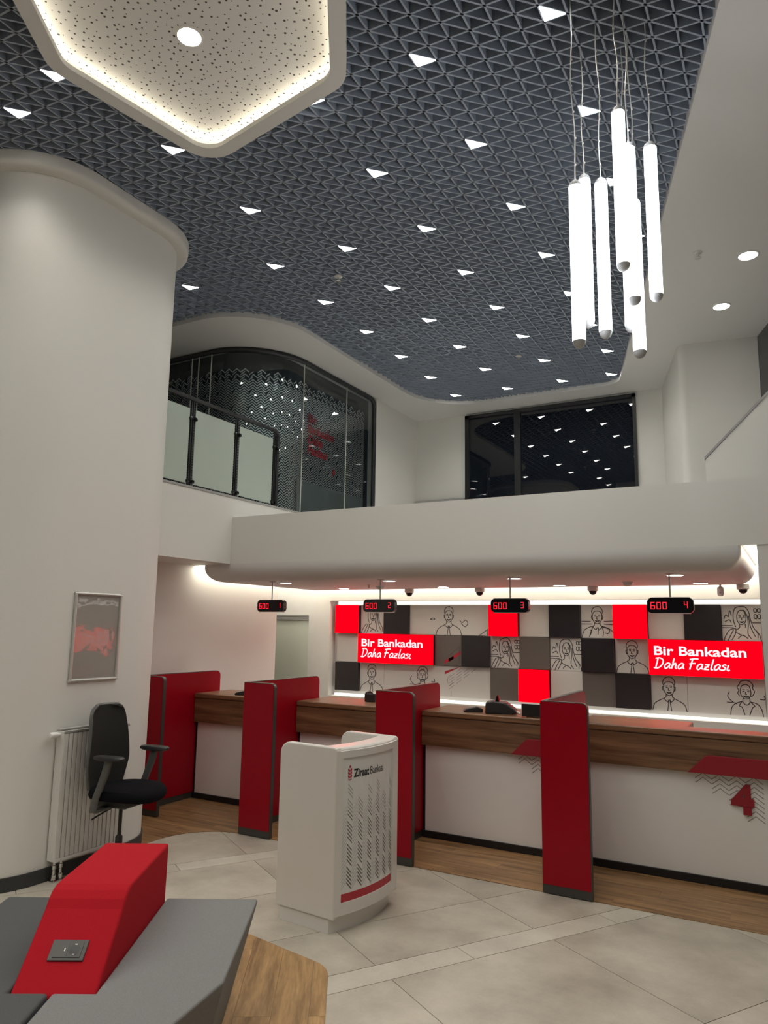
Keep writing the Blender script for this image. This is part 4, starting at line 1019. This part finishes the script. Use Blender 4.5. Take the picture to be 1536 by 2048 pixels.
# ================================================================== BENCH
bang = math.atan2(-0.863, 0.505)
bn = tag(empty('lounge_bench', (-2.95, 3.0, 0.005), bang), 'angular lounge bench with grey seats and red central backrest', 'bench')
# local x runs along the bench towards the viewer, local y to the right
def seat(name, m, top, base, z0, z1):
    R3 = []
    n = len(top)
    for t, z in ((0.0, 0.0), (0.93, z1-0.035), (1.0, z1)):
        R3.append([(base[i][0]+(top[i][0]-base[i][0])*t, base[i][1]+(top[i][1]-base[i][1])*t, z0+(z1-z0)*(z/z1) if z1 else z) for i in range(n)])
    R3 = [R3[0], R3[1], R3[2]]
    return MB().loft(R3).build(name, m, bn, world=False, bevel=0.012, seg=3)
ZB = 0.445
def L2(p): return (p[0], p[1])
lt = [(0.0, 0.004), (1.0, 0.004), (1.0, -0.160), (1.78, -0.160), (1.60, 0.16), (1.28, 0.335), (0.90, 0.475), (0.0, 0.475)]
lb = [(0.295, 0.004), (1.0, 0.004), (1.0, -0.160), (1.58, -0.160), (1.42, 0.10), (1.18, 0.25), (0.90, 0.37), (0.295, 0.37)]
seat('seat', 'grey_fabric', lt, lb, 0.0, ZB)
dt = [(0.0, -0.334), (0.0, -0.81), (0.90, -0.81), (1.28, -0.67), (1.60, -0.49), (1.78, -0.175), (1.0, -0.175), (1.0, -0.334)]
db = [(0.295, -0.334), (0.295, -0.705), (0.90, -0.705), (1.18, -0.59), (1.42, -0.43), (1.58, -0.175), (1.0, -0.175), (1.0, -0.334)]
seat('seat', 'dark_fabric', dt, db, 0.0, ZB)
# backrest: flat top, rounded shoulder, sloping near end
prof = [(0.02, 0.30), (0.0, 0.712)] + [(0.56, 0.712)]
c0 = (0.60, 0.592)
for a in (80, 65, 50, 35): prof.append((0.585+0.16*math.cos(math.radians(a)), 0.552+0.16*math.sin(math.radians(a))))
prof += [(0.99, 0.425), (0.985, 0.30)]
bk = MB().prism(prof, -0.330, 0.0, 'y').build('backrest', 'red_fabric', bn, world=False, bevel=0.012, seg=3, angle=0.5)
# power socket set in the sloping end
pa, pb = Vector((0.72, 0, 0.644)), Vector((0.99, 0, 0.425)); sd = (pb-pa).normalized(); nn = Vector((-sd.z, 0, sd.x)); nn = nn if nn.z > 0 else -nn
ctr = pa.lerp(pb, 0.50)
def sp(a, b, c): return tuple(ctr + sd*a + Vector((0, 1, 0))*(b-0.165) + nn*c)
def plate(a0, a1, b0, b1, c0, c1):
    return MB().add([sp(a, b, c) for c in (c0, c1) for a, b in ((a0, b0), (a1, b0), (a1, b1), (a0, b1))], [(0, 3, 2, 1), (4, 5, 6, 7), (0, 1, 5, 4), (1, 2, 6, 5), (2, 3, 7, 6), (3, 0, 4, 7)])
so_ = plate(-0.042, 0.042, -0.072, 0.072, -0.005, 0.006).build('socket_plate', 'socket', bn, world=False, bevel=0.003)
plate(-0.030, 0.030, -0.055, 0.0, 0.005, 0.009).build('switch_cover', 'socket', so_, world=False)
plate(-0.030, 0.030, 0.001, 0.056, 0.005, 0.009).build('socket_insert', 'socket', so_, world=False)
plate(-0.006, 0.006, -0.014, -0.010, 0.009, 0.010).build('indicator', 'alu', so_, world=False)
mb = MB(); N = 20
mb.add([sp(0.022*math.cos(2*math.pi*i/N), 0.0285+0.022*math.sin(2*math.pi*i/N), 0.0096) for i in range(N)], [tuple(range(N))]); mb.build('socket_hole', 'black_gloss', so_, world=False)
for s_ in (-1, 1): plate(0.020*s_-0.003, 0.020*s_+0.003, 0.024, 0.033, 0.0096, 0.011).build('earth_clip', 'chrome', so_, world=False)

# ================================================================== RADIATOR, POSTER, CHAIR
XW = CX1
rd = tag(empty('radiator', (XW+0.06, 4.03, 0.0)), 'tall white panel radiator on the column behind the office chair', 'radiator')
ra, rb, z0, z1 = 3.735, 4.335, 0.145, 1.065
box_obj('core', 'rad_gap', XW+0.02, XW+0.082, ra+0.004, rb-0.004, z0+0.01, z1-0.02, rd)
n = 15; pw = (rb-ra)/n
for i in range(n):
    MB().box(XW+0.080, XW+0.094, ra+i*pw+0.0035, ra+(i+1)*pw-0.0035, z0+0.02, z1-0.03).build('slat', 'radiator', rd, bevel=0.002)
for y in (ra-0.006, rb-0.004): MB().box(XW+0.012, XW+0.092, y, y+0.010, z0, z1-0.01).build('side_panel', 'radiator', rd, bevel=0.002)
MB().box(XW+0.012, XW+0.096, ra-0.004, rb+0.004, z1-0.028, z1-0.010).build('top_rail', 'alu', rd, bevel=0.003)
MB().box(XW+0.012, XW+0.060, ra-0.004, rb+0.004, z1-0.006, z1+0.004).build('top_grille', 'alu', rd, bevel=0.002)
MB().box(XW+0.012, XW+0.096, ra, rb, z0-0.006, z0+0.018).build('bottom_rail', 'radiator', rd, bevel=0.003)
MB().lathe([(0.012, 0.0), (0.014, -0.02), (0.021, -0.025), (0.022, -0.075), (0.017, -0.085), (0.003, -0.088)], (XW+0.05, ra-0.006, z1-0.035), 18, 'y').build('thermostat_knob', 'white_plastic', rd, smooth=True)
MB().lathe([(0.012, 0.0), (0.016, 0.006), (0.016, 0.03), (0.003, 0.032)], (XW+0.05, rb+0.006, z1-0.03), 14, 'y').build('air_vent', 'chrome', rd, smooth=True)
for dy in (0.03, 0.085):
    MB().lathe([(0.012, 0.14), (0.012, 0.115), (0.017, 0.11), (0.017, 0.085), (0.011, 0.08), (0.013, 0.05), (0.018, 0.045), (0.018, 0.008)], (XW+0.052, ra+dy, 0.0), 14).build('pipe_valve', 'chrome', rd, smooth=True)
MB().box(XW+0.02, XW+0.085, ra+0.005, ra+0.11, 0.0005, 0.010).build('foot_plate', 'chrome', rd, bevel=0.002)

pf = tag(empty('framed_poster', (XW, 4.02, 1.74)), 'grey glossy poster in aluminium snap frame on the column', 'poster')
pa_, pb_, pz0, pz1 = 3.795, 4.250, 1.398, 2.085; X = XW+0.0015
MB().box(X, X+0.006, pa_+0.02, pb_-0.02, pz0+0.02, pz1-0.02).build('poster_sheet', 'poster', pf)
def bar(a, b):
    P_ = [Vector((X+0.009, *a)), Vector((X+0.009, *b))]
    return MB().tube(P_, 0.0125, 8)
for a, b in (((pa_, pz0+0.012), (pb_, pz0+0.012)), ((pa_, pz1-0.012), (pb_, pz1-0.012)), ((pa_+0.012, pz0), (pa_+0.012, pz1)), ((pb_-0.012, pz0), (pb_-0.012, pz1))):
    o = bar(a, b).build('frame_bar', 'alu', pf, smooth=True)

ch = tag(empty('office_chair', (-4.495, 4.055, 0.0), math.radians(10)), 'raised black swivel office chair with armrests beside the radiator', 'chair')
def sup(a, b, n, e=2.6):
    out = []
    for i in range(n):
        t = 2*math.pi*i/n; c, s_ = math.cos(t), math.sin(t)
        out.append((a*math.copysign(abs(c)**(2/e), c), b*math.copysign(abs(s_)**(2/e), s_)))
    return out
R3 = []
for k_, z in ((0.80, 0.572), (0.96, 0.580), (1.0, 0.602), (0.99, 0.628), (0.93, 0.648), (0.70, 0.658), (0.3, 0.658)):
    R3.append([(x*k_+0.055, y*k_, z - 0.03*max(0, (x*k_-0.10)/0.2)**2 + 0.008*(abs(y*k_)/0.25)**2) for x, y in sup(0.262, 0.250, 32)])
MB().loft(R3).build('seat_cushion', 'seat_black', ch, smooth=True, world=False)
MB().box(-0.16, 0.14, -0.13, 0.13, 0.515, 0.576).build('seat_plate', 'black_soft', ch, bevel=0.012, world=False)
# backrest shell: curved in plan and in profile
def back_pt(v, u, off):
    z = 0.640 + 0.585*v
    wdt = 0.225*(1.0 - 0.22*max(0, 0.30-v)/0.30 - 0.24*max(0, (v-0.28)/0.72)**1.3)
    if v > 0.86: wdt *= 1-0.30*(1-math.sqrt(max(0, 1-((v-0.86)/0.14)**2)))
    lum = -0.195 + 0.030*math.sin(math.pi*(v*0.9)) - 0.040*v
    x = lum + 0.055*(u*u) + off
    return (x, u*wdt, z)
nu, nv = 14, 28; V = []; F = []
for off in (0.0, -0.030):
    for j in range(nv+1):
        for i in range(nu+1): V.append(back_pt(j/nv, -1+2*i/nu, off))
q = (nu+1)*(nv+1)
for j in range(nv):
    for i in range(nu):
        a = j*(nu+1)+i; F += [(a, a+1, a+nu+2, a+nu+1), (q+a, q+a+nu+1, q+a+nu+2, q+a+1)]
for i in range(nu): F += [(i, q+i, q+i+1, i+1), (nv*(nu+1)+i, nv*(nu+1)+i+1, q+nv*(nu+1)+i+1, q+nv*(nu+1)+i)]
for j in range(nv): F += [(j*(nu+1), (j+1)*(nu+1), q+(j+1)*(nu+1), q+j*(nu+1)), (j*(nu+1)+nu, q+j*(nu+1)+nu, q+(j+1)*(nu+1)+nu, (j+1)*(nu+1)+nu)]
MB().add(V, F).build('backrest', 'mesh_back', ch, smooth=True, world=False)
rim = [back_pt(j/nv, -1, -0.016) for j in range(nv+1)] + [back_pt(1, -1+2*i/nu, -0.016) for i in range(1, nu+1)] + [back_pt(j/nv, 1, -0.016) for j in range(nv-1, -1, -1)]
MB().tube(rim, 0.014, 8).build('back_frame', 'chair_grey', ch, smooth=True, world=False)
MB().tube([(-0.12, 0, 0.535), (-0.20, 0, 0.545), (-0.232, 0, 0.62), (-0.236, 0, 0.74)], [0.024, 0.026, 0.026, 0.02], 8).build('back_support', 'chair_grey', ch, smooth=True, world=False)
for s_ in (-1, 1):
    y = 0.262*s_
    a_ = MB().loft([[(0.075+dx*0.030, y+dy*0.017, 0.875) for dx, dy in sup(1, 1, 14, 3)], [(0.05+dx*0.030, y+dy*0.017, 0.78) for dx, dy in sup(1, 1, 14, 3)], [(-0.02+dx*0.026, y+dy*0.016, 0.60) for dx, dy in sup(1, 1, 14, 3)], [(-0.035+dx*0.026, y+dy*0.016, 0.515) for dx, dy in sup(1, 1, 14, 3)]]).build('arm_post', 'chair_grey', ch, smooth=True, world=False)
    MB().box(-0.07, 0.0, min(y, 0.12*s_), max(y, 0.12*s_), 0.505, 0.53).build('arm_bracket', 'chair_grey', ch, bevel=0.008, world=False)
    R3 = [[(0.075+dx*k_, y+dy*k_*0.98, z) for dx, dy in sup(0.125, 0.045, 20, 3.2)] for k_, z in ((0.8, 0.872), (1.0, 0.882), (1.0, 0.895), (0.92, 0.904))]
    MB().loft(R3).build('arm_pad', 'black_soft', ch, smooth=True, world=False)
MB().lathe([(0.014, 0.505), (0.014, 0.28)], (0, 0, 0), 14).build('gas_piston', 'black_gloss', ch, smooth=True, world=False)
MB().lathe([(0.020, 0.30), (0.026, 0.29), (0.026, 0.10), (0.045, 0.09), (0.045, 0.06), (0.03, 0.055)], (0, 0, 0), 16).build('column_sleeve', 'black_soft', ch, smooth=True, world=False)
MB().tube([(-0.02, -0.06, 0.51), (-0.05, -0.20, 0.47), (-0.06, -0.24, 0.455)], 0.006, 6).build('lever', 'black_soft', ch, smooth=True, world=False)
for i in range(5):
    a = math.radians(72*i+20); d = Vector((math.cos(a), math.sin(a), 0)); nrm = Vector((-d.y, d.x, 0)); R3 = []
    for r_, hw, za, zb in ((0.03, 0.026, 0.065, 0.105), (0.16, 0.022, 0.068, 0.098), (0.265, 0.016, 0.066, 0.086)):
        p = d*r_; R3.append([tuple(p+nrm*hw+Vector((0, 0, za))), tuple(p-nrm*hw+Vector((0, 0, za))), tuple(p-nrm*hw*0.7+Vector((0, 0, zb))), tuple(p+nrm*hw*0.7+Vector((0, 0, zb)))])
    leg = MB().loft(R3).build('base_leg', 'black_soft', ch, bevel=0.004, world=False)
    p = d*0.262; mb = MB()
    for sgn in (-0.014, 0.014):
        ring_ = []
        for off in (-0.008, 0.008):
            ring_.append([tuple(p + nrm*(sgn+off) + d*0.027*math.cos(2*math.pi*k_/16) + Vector((0, 0, 0.0285+0.027*math.sin(2*math.pi*k_/16)))) for k_ in range(16)])
        mb.loft(ring_)
    MB.lathe(mb, [(0.008, 0.03), (0.008, 0.07)], (p.x, p.y, 0), 8)
    mb.build('caster', 'black_gloss', leg, world=False)
